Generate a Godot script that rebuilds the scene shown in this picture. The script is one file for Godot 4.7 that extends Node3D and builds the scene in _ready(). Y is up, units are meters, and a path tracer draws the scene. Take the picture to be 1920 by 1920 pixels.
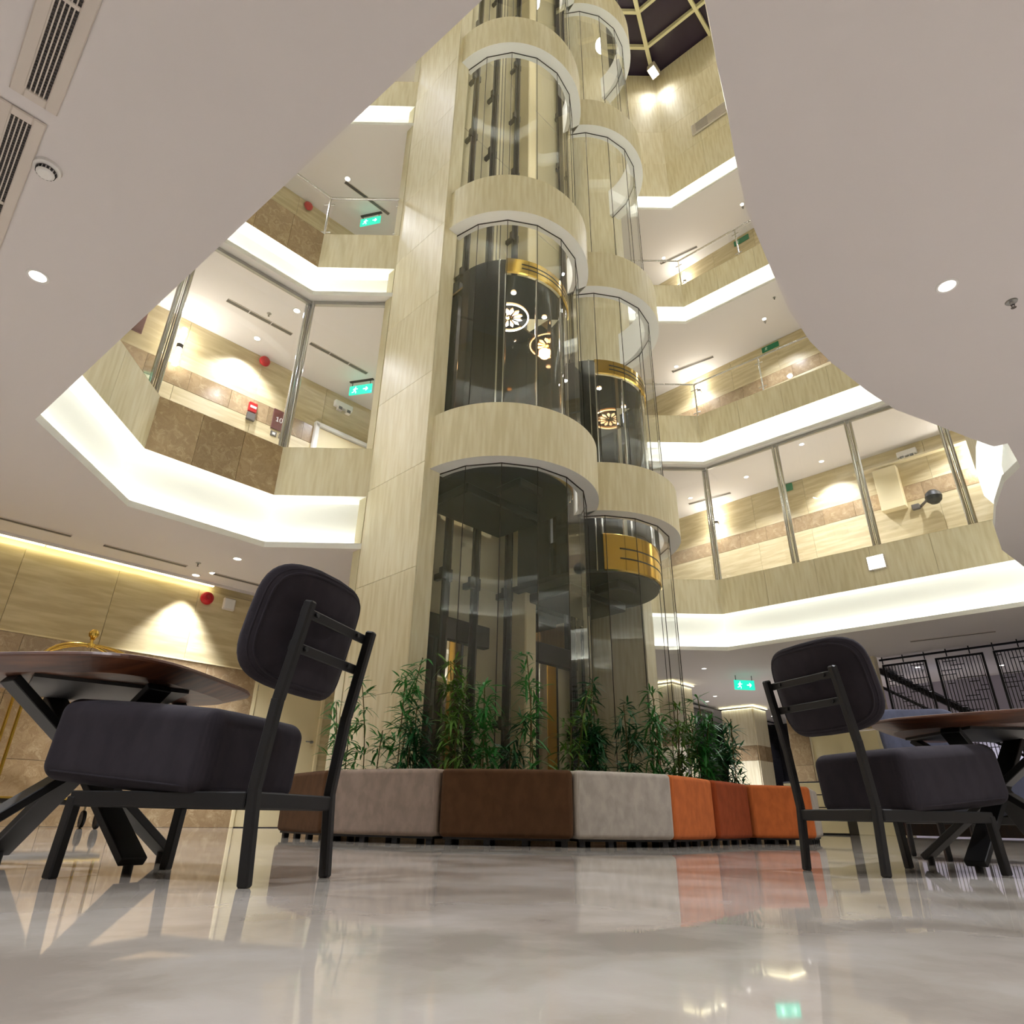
extends Node3D
# Hotel atrium at night seen from the floor. Plan coordinates: n runs right-towards the camera, d runs right-away; world x = n, world z = -d.

const H1 := 3.62      # ground floor ceiling
const R2 := 0.70710678

var M := {}
var rng := RandomNumberGenerator.new()
var taken := {}
var ring := PackedVector2Array()   # edge of the atrium opening; the slabs lie to its left
var ring_ends := {}


class MB:
	var v := PackedVector3Array()
	var nn := PackedVector3Array()
	var uv := PackedVector2Array()

	func vert(p: Vector3, n: Vector3, t: Vector2) -> void:
		v.append(p); nn.append(n); uv.append(t)

	func mapped(p: Vector3, f: Vector3) -> Vector2:
		if absf(f.y) > 0.75:
			return Vector2(p.x, p.z)
		var t := Vector3.UP.cross(f).normalized()
		return Vector2(p.dot(t), -p.y)

	func tri_n(a: Vector3, b: Vector3, c: Vector3, na: Vector3, nb: Vector3, nc: Vector3) -> void:
		var f := (na + nb + nc).normalized()
		if (b - a).cross(c - a).dot(f) > 0.0:
			var t := b; b = c; c = t
			t = nb; nb = nc; nc = t
		vert(a, na, mapped(a, f)); vert(b, nb, mapped(b, f)); vert(c, nc, mapped(c, f))

	func tri_uv(a: Vector3, b: Vector3, c: Vector3, na: Vector3, nb: Vector3, nc: Vector3, ua: Vector2, ub: Vector2, uc: Vector2) -> void:
		if (b - a).cross(c - a).dot(na + nb + nc) > 0.0:
			vert(a, na, ua); vert(c, nc, uc); vert(b, nb, ub)
		else:
			vert(a, na, ua); vert(b, nb, ub); vert(c, nc, uc)

	func quad(a: Vector3, b: Vector3, c: Vector3, d: Vector3, n: Vector3) -> void:
		tri_n(a, b, c, n, n, n); tri_n(a, c, d, n, n, n)

	func quad_s(a: Vector3, b: Vector3, c: Vector3, d: Vector3, na: Vector3, nb: Vector3, nc: Vector3, nd: Vector3) -> void:
		tri_n(a, b, c, na, nb, nc); tri_n(a, c, d, na, nc, nd)

	func quad_uv(a: Vector3, b: Vector3, c: Vector3, d: Vector3, n: Vector3, u0: Vector2, u1: Vector2) -> void:
		tri_uv(a, b, c, n, n, n, u0, Vector2(u1.x, u0.y), u1)
		tri_uv(a, c, d, n, n, n, u0, u1, Vector2(u0.x, u1.y))

	# a box with chamfered edges (bevel 0: plain)
	func box(c: Vector3, s: Vector3, B := Basis.IDENTITY, bevel := 0.0) -> void:
		var h := s * 0.5
		if bevel <= 0.0:
			for k in 3:
				for sg in [-1.0, 1.0]:
					var n := Vector3.ZERO; n[k] = sg
					var u := Vector3.ZERO; u[(k + 1) % 3] = h[(k + 1) % 3]
					var w := Vector3.ZERO; w[(k + 2) % 3] = h[(k + 2) % 3]
					var o := n * h[k]
					quad(c + B * (o - u - w), c + B * (o + u - w), c + B * (o + u + w), c + B * (o - u + w), B * n)
			return
		var b := minf(bevel, minf(h.x, minf(h.y, h.z)) * 0.9)
		for k in 3:
			var i := (k + 1) % 3
			var j := (k + 2) % 3
			for sg in [-1.0, 1.0]:
				var n := Vector3.ZERO; n[k] = sg
				var u := Vector3.ZERO; u[i] = h[i] - b
				var w := Vector3.ZERO; w[j] = h[j] - b
				var o := n * h[k]
				quad(c + B * (o - u - w), c + B * (o + u - w), c + B * (o + u + w), c + B * (o - u + w), B * n)
				for s2 in [-1.0, 1.0]:     # the edge between the faces k and i
					var m := Vector3.ZERO; m[i] = s2
					var p := n * h[k] + m * (h[i] - b)
					var q := n * (h[k] - b) + m * h[i]
					quad(c + B * (p - w), c + B * (p + w), c + B * (q + w), c + B * (q - w), B * ((n + m) * R2))
		for sx in [-1.0, 1.0]:
			for sy in [-1.0, 1.0]:
				for sz in [-1.0, 1.0]:
					var S := Vector3(sx, sy, sz)
					var p0 := S * (h - Vector3(0, b, b)); var p1 := S * (h - Vector3(b, 0, b)); var p2 := S * (h - Vector3(b, b, 0))
					var nc := B * S.normalized()
					tri_n(c + B * p0, c + B * p1, c + B * p2, nc, nc, nc)

	func span(a: Vector3, b: Vector3, w: float, h: float, up := Vector3.UP, bevel := 0.0) -> void:
		var z := (b - a).normalized()
		var x := up.cross(z).normalized()
		var y := z.cross(x)
		box((a + b) * 0.5, Vector3(w, h, a.distance_to(b)), Basis(x, y, z), bevel)

	func rbox(c: Vector3, s: Vector3, r: float, k := 5, B := Basis.IDENTITY, bulge := 0.0) -> void:
		var h := s * 0.5
		for ax in 3:
			var i := (ax + 1) % 3
			var j := (ax + 2) % 3
			var gi := grid_steps(h[i], r, k)
			var gj := grid_steps(h[j], r, k)
			for sg in [-1.0, 1.0]:
				var P := []
				var Q := []
				for a in gi:
					var rp := []
					var rn := []
					for b in gj:
						var p := Vector3.ZERO
						p[ax] = sg * h[ax]; p[i] = a; p[j] = b
						var q := Vector3(clampf(p.x, -h.x + r, h.x - r), clampf(p.y, -h.y + r, h.y - r), clampf(p.z, -h.z + r, h.z - r))
						var n := (p - q).normalized()
						var o := q + n * r
						o[ax] += sg * bulge * (1.0 - pow(a / h[i], 2.0)) * (1.0 - pow(b / h[j], 2.0))
						rp.append(c + B * o); rn.append(B * n)
					P.append(rp); Q.append(rn)
				for a in gi.size() - 1:
					for b in gj.size() - 1:
						quad_s(P[a][b], P[a + 1][b], P[a + 1][b + 1], P[a][b + 1], Q[a][b], Q[a + 1][b], Q[a + 1][b + 1], Q[a][b + 1])

	func grid_steps(h: float, r: float, k: int) -> Array:
		var g := []
		for t in k:
			g.append(-h + r * float(t) / k)
		for t in 5:
			g.append(lerpf(-h + r, h - r, t / 4.0))
		for t in range(1, k + 1):
			g.append(h - r + r * float(t) / k)
		return g

	func tube(path: PackedVector3Array, r: float, k := 8, closed := false) -> void:
		var rings := []
		var ns := []
		var m := path.size()
		var up := Vector3.UP
		for i in m:
			var a := path[(i - 1 + m) % m] if closed or i > 0 else path[i]
			var b := path[(i + 1) % m] if closed or i < m - 1 else path[i]
			var t := (b - a).normalized()
			if absf(t.dot(up)) > 0.95:
				up = Vector3.RIGHT if absf(t.x) < 0.9 else Vector3.FORWARD
			var x := up.cross(t).normalized()
			var y := t.cross(x)
			up = y
			var rr := []
			var rn := []
			for j in k:
				var n := x * cos(TAU * j / k) + y * sin(TAU * j / k)
				rr.append(path[i] + n * r); rn.append(n)
			rings.append(rr); ns.append(rn)
		for i in (m if closed else m - 1):
			var i2 := (i + 1) % m
			for j in k:
				var j2 := (j + 1) % k
				quad_s(rings[i][j], rings[i2][j], rings[i2][j2], rings[i][j2], ns[i][j], ns[i2][j], ns[i2][j2], ns[i][j2])
		if not closed:
			for e in [0, m - 1]:
				var t := (path[0] - path[1]).normalized() if e == 0 else (path[m - 1] - path[m - 2]).normalized()
				for j in range(1, k - 1):
					tri_n(rings[e][0], rings[e][j], rings[e][j + 1], t, t, t)

	func rod(a: Vector3, b: Vector3, r: float, k := 8) -> void:
		tube(PackedVector3Array([a, b]), r, k)

	# profile of (radius, height) turned about a vertical axis through c
	func lathe(c: Vector3, prof: Array, k := 24, a0 := 0.0, a1 := TAU, B := Basis.IDENTITY) -> void:
		for i in prof.size() - 1:
			var p: Vector2 = prof[i]
			var q: Vector2 = prof[i + 1]
			var e := Vector2(q.y - p.y, p.x - q.x).normalized()
			for j in k:
				var t0 := lerpf(a0, a1, float(j) / k)
				var t1 := lerpf(a0, a1, float(j + 1) / k)
				var d0 := Vector3(cos(t0), 0, sin(t0))
				var d1 := Vector3(cos(t1), 0, sin(t1))
				var n0 := B * (d0 * e.x + Vector3.UP * e.y)
				var n1 := B * (d1 * e.x + Vector3.UP * e.y)
				quad_s(c + B * (d0 * p.x + Vector3.UP * p.y), c + B * (d1 * p.x + Vector3.UP * p.y), c + B * (d1 * q.x + Vector3.UP * q.y), c + B * (d0 * q.x + Vector3.UP * q.y), n0, n1, n1, n0)

	# flat polygon in plan (n, d) at height y, facing up or down
	func plate(poly: PackedVector2Array, y: float, up: bool) -> void:
		var t := Geometry2D.triangulate_polygon(poly)
		var n := Vector3.UP if up else Vector3.DOWN
		for i in range(0, t.size(), 3):
			var a := poly[t[i]]; var b := poly[t[i + 1]]; var c := poly[t[i + 2]]
			tri_n(Vector3(a.x, y, -a.y), Vector3(b.x, y, -b.y), Vector3(c.x, y, -c.y), n, n, n)

	func prism(poly: PackedVector2Array, y0: float, y1: float) -> void:
		plate(poly, y1, true); plate(poly, y0, false)
		var cw := Geometry2D.is_polygon_clockwise(poly)
		for i in poly.size():
			var a := poly[i]
			var b := poly[(i + 1) % poly.size()]
			var e := (b - a).normalized()
			var n := Vector2(e.y, -e.x) if not cw else Vector2(-e.y, e.x)
			if not Geometry2D.is_point_in_polygon((a + b) * 0.5 - n * 0.001, poly):
				n = -n
			quad(Vector3(a.x, y0, -a.y), Vector3(b.x, y0, -b.y), Vector3(b.x, y1, -b.y), Vector3(a.x, y1, -a.y), Vector3(n.x, 0, -n.y))

	func mesh() -> ArrayMesh:
		var arr := []
		arr.resize(Mesh.ARRAY_MAX)
		arr[Mesh.ARRAY_VERTEX] = v
		arr[Mesh.ARRAY_NORMAL] = nn
		arr[Mesh.ARRAY_TEX_UV] = uv
		var m := ArrayMesh.new()
		m.add_surface_from_arrays(Mesh.PRIMITIVE_TRIANGLES, arr)
		return m


# ---------------------------------------------------------------- naming and tagging

func numbered(called: String) -> String:
	if not taken.has(called):
		taken[called] = 0
		return called
	taken[called] += 1
	return "%s_%03d" % [called, taken[called]]


func tag(o: Node, label: String, category: String, group := "", kind := "") -> Node:
	if label: o.set_meta("label", label)
	if category: o.set_meta("category", category)
	if group: o.set_meta("group", group)
	if kind: o.set_meta("kind", kind)
	return o


func thing(called: String, label: String, category: String, at := Vector3.ZERO, turn := 0.0, group := "") -> Node3D:
	var o := Node3D.new()
	o.name = numbered(called)
	add_child(o)
	o.position = at
	o.rotation.y = turn
	tag(o, label, category, group)
	return o


func struct(called: String, label := "") -> Node3D:
	var o := Node3D.new()
	o.name = numbered(called)
	add_child(o)
	tag(o, label if label else called.replace("_", " "), "", "", "structure")
	return o


func part(parent: Node, called: String, mb, mat: Material, at := Vector3.ZERO, B := Basis.IDENTITY) -> MeshInstance3D:
	var o := MeshInstance3D.new()
	o.name = called
	o.mesh = mb.mesh() if mb is MB else mb
	o.material_override = mat
	o.transform = Transform3D(B, at)
	parent.add_child(o, true)
	return o


func solo(called: String, mb, mat: Material, label: String, category: String, group := "", kind := "") -> MeshInstance3D:
	var o := MeshInstance3D.new()
	o.name = numbered(called)
	o.mesh = mb.mesh() if mb is MB else mb
	o.material_override = mat
	add_child(o)
	tag(o, label, category, group, kind)
	return o


func dup(src: Node3D, label: String, at: Vector3, turn: float) -> Node3D:
	var base := src.name.rstrip("0123456789").trim_suffix("_")
	var c: Node3D = src.duplicate()
	c.name = numbered(base)
	add_child(c)
	c.position = at
	c.rotation.y = turn
	c.set_meta("label", label)
	return c


func V(n: float, y: float, d: float) -> Vector3:
	return Vector3(n, y, -d)


# ---------------------------------------------------------------- materials

func noise_tex(kind: int, freq: float, oct: int, colors: Array, offs: Array, seed_: int, warp := 0.0, size := 512, cell := 0) -> NoiseTexture2D:
	var f := FastNoiseLite.new()
	f.seed = seed_
	f.noise_type = kind
	f.frequency = freq
	f.fractal_octaves = oct
	f.fractal_type = FastNoiseLite.FRACTAL_FBM
	if kind == FastNoiseLite.TYPE_CELLULAR:
		f.cellular_return_type = cell
		f.cellular_jitter = 1.0
	if warp > 0.0:
		f.domain_warp_enabled = true
		f.domain_warp_amplitude = warp
		f.domain_warp_frequency = freq * 1.3
		f.domain_warp_fractal_octaves = 3
	var t := NoiseTexture2D.new()
	t.width = size
	t.height = size
	t.seamless = true
	t.noise = f
	if colors.size():
		var g := Gradient.new()
		var cs := PackedColorArray()
		for c in colors: cs.append(c)
		g.offsets = PackedFloat32Array(offs)
		g.colors = cs
		t.color_ramp = g
	return t


func mat(c: Color, rough: float, metal := 0.0, tex: Texture2D = null, scale := Vector3.ONE) -> StandardMaterial3D:
	var m := StandardMaterial3D.new()
	m.albedo_color = c
	m.roughness = rough
	m.metallic = metal
	if tex:
		m.albedo_texture = tex
		m.uv1_scale = scale
	return m


func glow(c: Color, e: float) -> StandardMaterial3D:
	var m := mat(c, 0.5)
	m.emission_enabled = true
	m.emission = c
	m.emission_energy_multiplier = e
	return m


func glass(c: Color, a: float, rough := 0.0) -> StandardMaterial3D:
	var m := mat(Color(c.r, c.g, c.b, a), rough)
	m.transparency = BaseMaterial3D.TRANSPARENCY_ALPHA
	m.metallic_specular = 0.5
	return m


func C8(r: int, g: int, b: int) -> Color:
	return Color(r / 255.0, g / 255.0, b / 255.0)


func materials() -> void:
	var S := FastNoiseLite.TYPE_SIMPLEX_SMOOTH
	var trav := noise_tex(S, 0.012, 5, [C8(224, 212, 178), C8(232, 221, 190), C8(238, 229, 202)], [0.25, 0.5, 0.8], 11)
	M.stone = mat(Color.WHITE, 0.45, 0.0, trav, Vector3(1.6, 0.16, 1))
	M.stone_b = mat(C8(247, 246, 243), 0.45, 0.0, trav, Vector3(1.6, 0.16, 1))
	M.stone_b.uv1_offset = Vector3(0.37, 0.21, 0)
	M.stone_c = mat(C8(250, 250, 250), 0.45, 0.0, trav, Vector3(1.6, 0.16, 1))
	M.stone_c.uv1_offset = Vector3(0.71, 0.63, 0)
	var trav2 := noise_tex(S, 0.01, 5, [C8(196, 179, 138), C8(206, 191, 150), C8(216, 202, 164)], [0.25, 0.5, 0.8], 23)
	M.wallstone = mat(Color.WHITE, 0.4, 0.0, trav2, Vector3(0.2, 1.5, 1))
	M.wallstone_b = mat(C8(245, 243, 240), 0.4, 0.0, trav2, Vector3(0.2, 1.5, 1))
	M.wallstone_b.uv1_offset = Vector3(0.4, 0.3, 0)
	M.wallstone_c = mat(C8(250, 249, 248), 0.4, 0.0, trav2, Vector3(0.2, 1.5, 1))
	M.wallstone_c.uv1_offset = Vector3(0.15, 0.7, 0)
	var emp := noise_tex(FastNoiseLite.TYPE_CELLULAR, 0.016, 3, [C8(214, 196, 164), C8(190, 167, 132), C8(166, 141, 108), C8(182, 158, 124), C8(154, 129, 98)], [0.0, 0.1, 0.3, 0.6, 1.0], 5, 70.0, 512, FastNoiseLite.RETURN_DISTANCE2_SUB)
	M.marble = mat(Color.WHITE, 0.2, 0.0, emp, Vector3(0.5, 0.5, 1))
	M.marble_b = mat(C8(240, 238, 235), 0.2, 0.0, emp, Vector3(0.5, 0.5, 1))
	M.marble_b.uv1_offset = Vector3(0.33, 0.57, 0)
	M.marble_c = mat(C8(228, 226, 224), 0.2, 0.0, emp, Vector3(0.5, 0.5, 1))
	M.marble_c.uv1_offset = Vector3(0.66, 0.2, 0)
	var fl := noise_tex(S, 0.006, 6, [C8(164, 154, 142), C8(182, 173, 161), C8(190, 182, 171), C8(202, 195, 186)], [0.2, 0.45, 0.6, 0.9], 31, 40.0, 1024)
	M.floor = mat(Color.WHITE, 0.035, 0.0, fl, Vector3(0.3, 0.3, 1))
	M.paint = mat(C8(228, 223, 220), 0.85)
	M.white = mat(C8(240, 239, 236), 0.8)
	M.ceil = mat(C8(222, 216, 214), 0.9)
	M.cream = mat(C8(226, 212, 172), 0.5)
	M.cream_door = mat(C8(232, 218, 176), 0.45)
	M.shaft = mat(C8(206, 196, 164), 0.8)
	var vel := noise_tex(S, 0.02, 5, [C8(222, 222, 222), C8(234, 234, 234), C8(246, 246, 246)], [0.2, 0.5, 0.8], 7, 20.0)
	M.vel_char = velvet(C8(56, 52, 57), vel)
	M.vel_slate = velvet(C8(78, 80, 94), vel)
	M.vel_grey = velvet(C8(150, 132, 118), vel)
	M.vel_brown = velvet(C8(86, 60, 40), vel)
	M.vel_orange = velvet(C8(196, 106, 56), vel)
	M.vel_rust = velvet(C8(150, 68, 34), vel)
	M.vel_ivory = velvet(C8(178, 168, 156), vel)
	M.black = mat(C8(17, 16, 17), 0.5)
	M.blackm = mat(C8(20, 19, 20), 0.5)
	M.iron = mat(C8(22, 20, 24), 0.4, 0.5)
	M.rail = mat(C8(58, 50, 42), 0.5, 0.4)
	M.chrome = mat(C8(205, 205, 205), 0.12, 1.0)
	M.steel = mat(C8(170, 170, 168), 0.3, 1.0)
	M.gold = mat(C8(226, 190, 96), 0.14, 1.0)
	M.goldp = mat(C8(196, 150, 66), 0.2, 1.0)
	M.bronze = mat(C8(150, 122, 86), 0.05, 1.0)
	M.panel = mat(C8(40, 34, 34), 0.12, 0.3)
	M.mirror = mat(C8(200, 190, 178), 0.03, 1.0)
	var wd := noise_tex(S, 0.014, 5, [C8(58, 31, 18), C8(84, 48, 29), C8(106, 64, 38)], [0.2, 0.5, 0.85], 17, 12.0)
	M.wood = mat(Color.WHITE, 0.4, 0.0, wd, Vector3(0.35, 2.4, 1))
	M.darkwood = mat(C8(120, 110, 104), 0.35, 0.0, wd, Vector3(1.5, 0.3, 1))
	M.glass = glass(C8(196, 210, 200), 0.06)
	M.glass_t = glass(C8(170, 186, 172), 0.08)
	M.glass_car = glass(C8(200, 205, 205), 0.08)
	M.night = mat(C8(60, 48, 66), 0.25)
	M.mullion = mat(C8(240, 232, 190), 0.5)
	M.grille = mat(C8(70, 64, 64), 0.6)
	M.fitting = mat(C8(214, 204, 194), 0.6)
	M.plastic = mat(C8(232, 230, 226), 0.4)
	M.slot = mat(C8(96, 90, 84), 0.7)
	M.red = mat(C8(190, 24, 34), 0.3)
	M.redc = mat(C8(176, 40, 44), 0.35)
	M.signbrown = mat(C8(96, 48, 44), 0.5)
	M.lens = glow(Color(1.0, 0.98, 0.95), 4.0)
	M.led = glow(Color(1.0, 0.98, 0.88), 3.0)
	M.led_warm = glow(Color(1.0, 0.97, 0.8), 3.0)
	M.sconce = glow(Color(1.0, 0.98, 0.92), 5.0)
	M.exit = glow(Color(0.12, 0.85, 0.72), 0.9)
	M.exit_dim = mat(C8(24, 120, 80), 0.4)
	M.pict = glow(Color(0.85, 1.0, 0.97), 1.6)
	M.pict_dim = mat(C8(210, 235, 215), 0.4)
	M.soil = mat(C8(52, 38, 28), 0.95)
	M.leaf = mat(C8(48, 134, 56), 0.4)
	M.leaf.backlight_enabled = true
	M.leaf.backlight = Color(0.2, 0.3, 0.12)
	M.leaf_b = mat(C8(34, 104, 54), 0.4)
	M.leaf_c = mat(C8(92, 136, 46), 0.4)
	M.stem = mat(C8(104, 92, 48), 0.6)
	M.lattice_wall = mat(C8(178, 172, 188), 0.8)
	M.dark = mat(C8(26, 25, 32), 0.4)


func velvet(c: Color, tex: Texture2D) -> StandardMaterial3D:
	var m := mat(c, 0.95, 0.0, tex, Vector3(0.9, 0.55, 1))
	m.rim_enabled = true
	m.rim = 0.35
	m.rim_tint = 0.6
	m.metallic_specular = 0.2
	return m


# ---------------------------------------------------------------- lamps

func area(at: Vector3, dir: Vector3, along: Vector3, length: float, width: float, energy: float, col := Color(0.98, 1.0, 0.96)) -> void:
	var l := AreaLight3D.new()
	var z := -dir.normalized()
	var x := (along - z * along.dot(z)).normalized()
	l.name = "lamp_area"
	l.transform = Transform3D(Basis(x, z.cross(x), z), at)
	l.area_size = Vector2(length, width)
	l.light_energy = energy
	l.light_color = col
	l.shadow_enabled = true
	l.set("area_range", 30.0)
	l.set("area_attenuation", 2.0)
	add_child(l, true)


func spot(at: Vector3, dir: Vector3, angle: float, energy: float, col := Color(1, 0.96, 0.9), size := 0.06) -> void:
	var l := SpotLight3D.new()
	l.name = "lamp_spot"
	add_child(l, true)
	var up := Vector3.RIGHT if absf(dir.y) > 0.9 else Vector3.UP
	l.look_at_from_position(at, at + dir, up)
	l.spot_angle = angle
	l.spot_angle_attenuation = 0.6
	l.spot_range = 30.0
	l.spot_attenuation = 2.0
	l.light_energy = energy
	l.light_color = col
	l.light_size = size
	l.shadow_enabled = true


func omni(at: Vector3, energy: float, col: Color, size := 0.08) -> void:
	var l := OmniLight3D.new()
	l.name = "lamp_omni"
	add_child(l, true)
	l.position = at
	l.omni_range = 25.0
	l.omni_attenuation = 2.0
	l.light_energy = energy
	l.light_color = col
	l.light_size = size
	l.shadow_enabled = true


var downlight0: Node3D
func downlight(n: float, y: float, d: float, label: String, energy: float, angle := 55.0, group := "", col := Color(0.96, 0.97, 1.0)) -> void:
	if downlight0 == null:
		downlight0 = thing("downlight", label, "downlight", V(n, y, d), 0.0, group)
		var t := MB.new()
		t.lathe(Vector3.ZERO, [Vector2(0.052, 0.0), Vector2(0.056, -0.004), Vector2(0.068, -0.006), Vector2(0.074, -0.002), Vector2(0.074, 0.0)], 20)
		part(downlight0, "trim_ring", t, M.plastic)
		var e := MB.new()
		e.lathe(Vector3.ZERO, [Vector2(0.0, -0.003), Vector2(0.052, -0.003)], 16)
		part(downlight0, "lens", e, M.lens)
	else:
		var o := dup(downlight0, label, V(n, y, d), 0.0)
		if o.has_meta("group"): o.remove_meta("group")
		if group: o.set_meta("group", group)
	spot(V(n, y - 0.02, d), Vector3.DOWN, angle, energy, col, 0.05)


# a run of cove lighting: LED strip and the light of the same size in front of it
func cove_run(pts: PackedVector2Array, y: float, off: float, label: String, e_per_m: float, group := "") -> void:
	var t := thing("cove_light", label, "cove light", Vector3.ZERO, 0.0, group)
	var mb := MB.new()
	for i in pts.size() - 1:
		var a := pts[i]; var b := pts[i + 1]
		var e := (b - a).normalized()
		var o := Vector2(-e.y, e.x) * off
		var pa := V(a.x + o.x, y, a.y + o.y)
		var pb := V(b.x + o.x, y, b.y + o.y)
		mb.span(pa, pb, 0.03, 0.012)
		var L := pa.distance_to(pb)
		var out3 := Vector3(o.x, 0, -o.y).normalized()
		area((pa + pb) * 0.5 + Vector3.UP * 0.012, Vector3.UP * 0.9 + out3 * 0.25, pb - pa, L, 0.03, e_per_m * L)
	part(t, "led_strip", mb, M.led)


# ---------------------------------------------------------------- stone cladding made of single panels

var panel_cache := {}
func panel_mesh(w: float, h: float, th: float, variant: int) -> ArrayMesh:
	var key := "%.3f_%.3f_%.3f_%d" % [w, h, th, variant]
	if not panel_cache.has(key):
		var b := MB.new()
		b.box(Vector3(w * 0.5, h * 0.5, th * 0.5), Vector3(w - 0.004, h - 0.004, th), Basis.IDENTITY, 0.003)
		panel_cache[key] = b.mesh()
	return panel_cache[key]


# panels over the wall from a to b (plan), standing out to the left of that direction when out is +1, to the right when -1
func clad(parent: Node, called: String, a: Vector2, b: Vector2, y0: float, y1: float, w: float, h: float, mats: Array, out := -1.0, th := 0.025) -> void:
	var L := a.distance_to(b)
	var cols := maxi(1, roundi(L / w))
	var rows := maxi(1, roundi((y1 - y0) / h))
	var cw := L / cols
	var rh := (y1 - y0) / rows
	var e := (b - a).normalized()
	var x := Vector3(e.x, 0, -e.y)
	var z := Vector3(-e.y, 0, -e.x) * out
	if x.cross(Vector3.UP).dot(z) < 0.0:       # keep the basis right-handed: run from b to a
		x = -x
		a = b
		e = -e
	var B := Basis(x, Vector3.UP, z)
	for r in rows:
		for c in cols:
			var p := a + e * cw * c
			part(parent, called, panel_mesh(cw, rh, th, 0), mats[(r * 7 + c * 5 + rng.randi() % 2) % mats.size()], V(p.x, y0 + rh * r, p.y), B)


func face_quad(mb: MB, a: Vector2, b: Vector2, y0: float, y1: float, nrm: Vector2) -> void:
	mb.quad(V(a.x, y0, a.y), V(b.x, y0, b.y), V(b.x, y1, b.y), V(a.x, y1, a.y), Vector3(nrm.x, 0, -nrm.y))


func slab_wall(mb: MB, a: Vector2, b: Vector2, y0: float, y1: float, th: float) -> void:
	var e := (b - a).normalized()
	var o := Vector2(-e.y, e.x) * th
	mb.prism(PackedVector2Array([a, b, b + o, a + o]), y0, y1)


func offset_line(pts: PackedVector2Array, off: float) -> PackedVector2Array:
	var r := PackedVector2Array()
	for i in pts.size():
		var d0 := (pts[i] - pts[i - 1]).normalized() if i > 0 else (pts[1] - pts[0]).normalized()
		var d1 := (pts[i + 1] - pts[i]).normalized() if i < pts.size() - 1 else d0
		var n0 := Vector2(-d0.y, d0.x)
		var n1 := Vector2(-d1.y, d1.x)
		var m := (n0 + n1)
		if m.length() < 0.2:
			m = n0
		m = m.normalized()
		r.append(pts[i] + m * minf(off / maxf(m.dot(n0), 0.3), off * 2.0))
	return r


# strip between two plan lines at heights ya, yb
func strip(mb: MB, p: PackedVector2Array, ya: float, q: PackedVector2Array, yb: float, up: float) -> void:
	for i in p.size() - 1:
		var a := V(p[i].x, ya, p[i].y); var b := V(p[i + 1].x, ya, p[i + 1].y)
		var c := V(q[i + 1].x, yb, q[i + 1].y); var d := V(q[i].x, yb, q[i].y)
		var n := (b - a).cross(d - a).normalized()
		if n.length() < 0.5:
			continue
		var e := (p[i + 1] - p[i]).normalized()
		if absf(n.y) > 0.5:
			if n.y * up < 0.0: n = -n
		else:
			var o := Vector3(-e.y, 0, -e.x)      # to the left: away from the opening
			if n.dot(o) * up > 0.0: n = -n       # up > 0 here means facing the opening
		mb.quad(a, b, c, d, n)


# ---------------------------------------------------------------- the building

const PB1 := 4.45     # first parapet, underside
const PT1 := 5.27     # first parapet, top
const STOREY := 4.52
const SKY := 24.2
const WL := -10.8     # long wall on the left (n)
const WF := 15.9      # gallery wall at the far side (d)

func pb(k: int) -> float: return PB1 + STOREY * (k - 1)
func pt(k: int) -> float: return PT1 + STOREY * (k - 1)
func cv(k: int) -> float: return H1 if k == 1 else 8.33 + 4.55 * (k - 2)


func setup() -> void:
	var cam := Camera3D.new()
	cam.name = "camera"
	add_child(cam)
	cam.basis = Basis(Vector3.UP, deg_to_rad(45.0)) * Basis(Vector3.RIGHT, deg_to_rad(25.32)) * Basis(Vector3.BACK, deg_to_rad(0.98))
	cam.position = Vector3(0, 0.18, 0)
	cam.fov = 76.48
	cam.near = 0.05
	cam.far = 200.0
	cam.current = true
	var we := WorldEnvironment.new()
	we.name = "environment"
	var e := Environment.new()
	e.background_mode = Environment.BG_COLOR
	e.background_color = Color(0.05, 0.045, 0.07)
	e.tonemap_mode = Environment.TONE_MAPPER_LINEAR
	e.tonemap_exposure = EXPOSURE
	e.sdfgi_enabled = true
	e.ssao_enabled = true
	e.ssil_enabled = true
	we.environment = e
	add_child(we)


const EXPOSURE := 1.27
const COVE := 0.44       # light per metre of the cove strips
const DOWN := 9.0        # ground floor downlights
const GALL := 6.0
const SHAFT := 0.7       # work lights in the lift shafts
const FLOOD := 2.4      # floodlights under the glass roof        # gallery downlights


func outline() -> void:
	var right := [[-0.30, 13.85], [-0.50, 13.1], [-0.75, 12.4], [-0.97, 11.52], [-1.06, 10.56], [-0.97, 9.66], [-0.82, 8.94], [-0.62, 8.28], [-0.42, 7.98], [-0.42, 7.34], [-0.53, 7.32], [-0.65, 7.01], [-0.83, 6.5], [-1.03, 5.96], [-1.12, 5.44], [-1.19, 4.88], [-1.21, 4.5], [-1.18, 4.04], [-1.09, 3.52], [-1.0, 3.02], [-0.88, 2.64], [-0.77, 2.33], [-0.70, 2.1], [-0.65, 1.96], [-0.60, 1.81], [-0.60, 1.16]]
	for p in [[-7.58, 9.88], [-8.55, 10.78], [-8.55, 11.6], [-6.67, 13.47]]:
		ring.append(Vector2(p[0], p[1]))
	for p in right:
		ring.append(Vector2(p[0], p[1]))
	for p in [[-7.07, 0.5], [-8.53, 1.78], [-8.55, 3.58], [-7.58, 4.56]]:
		ring.append(Vector2(p[0], p[1]))


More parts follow.
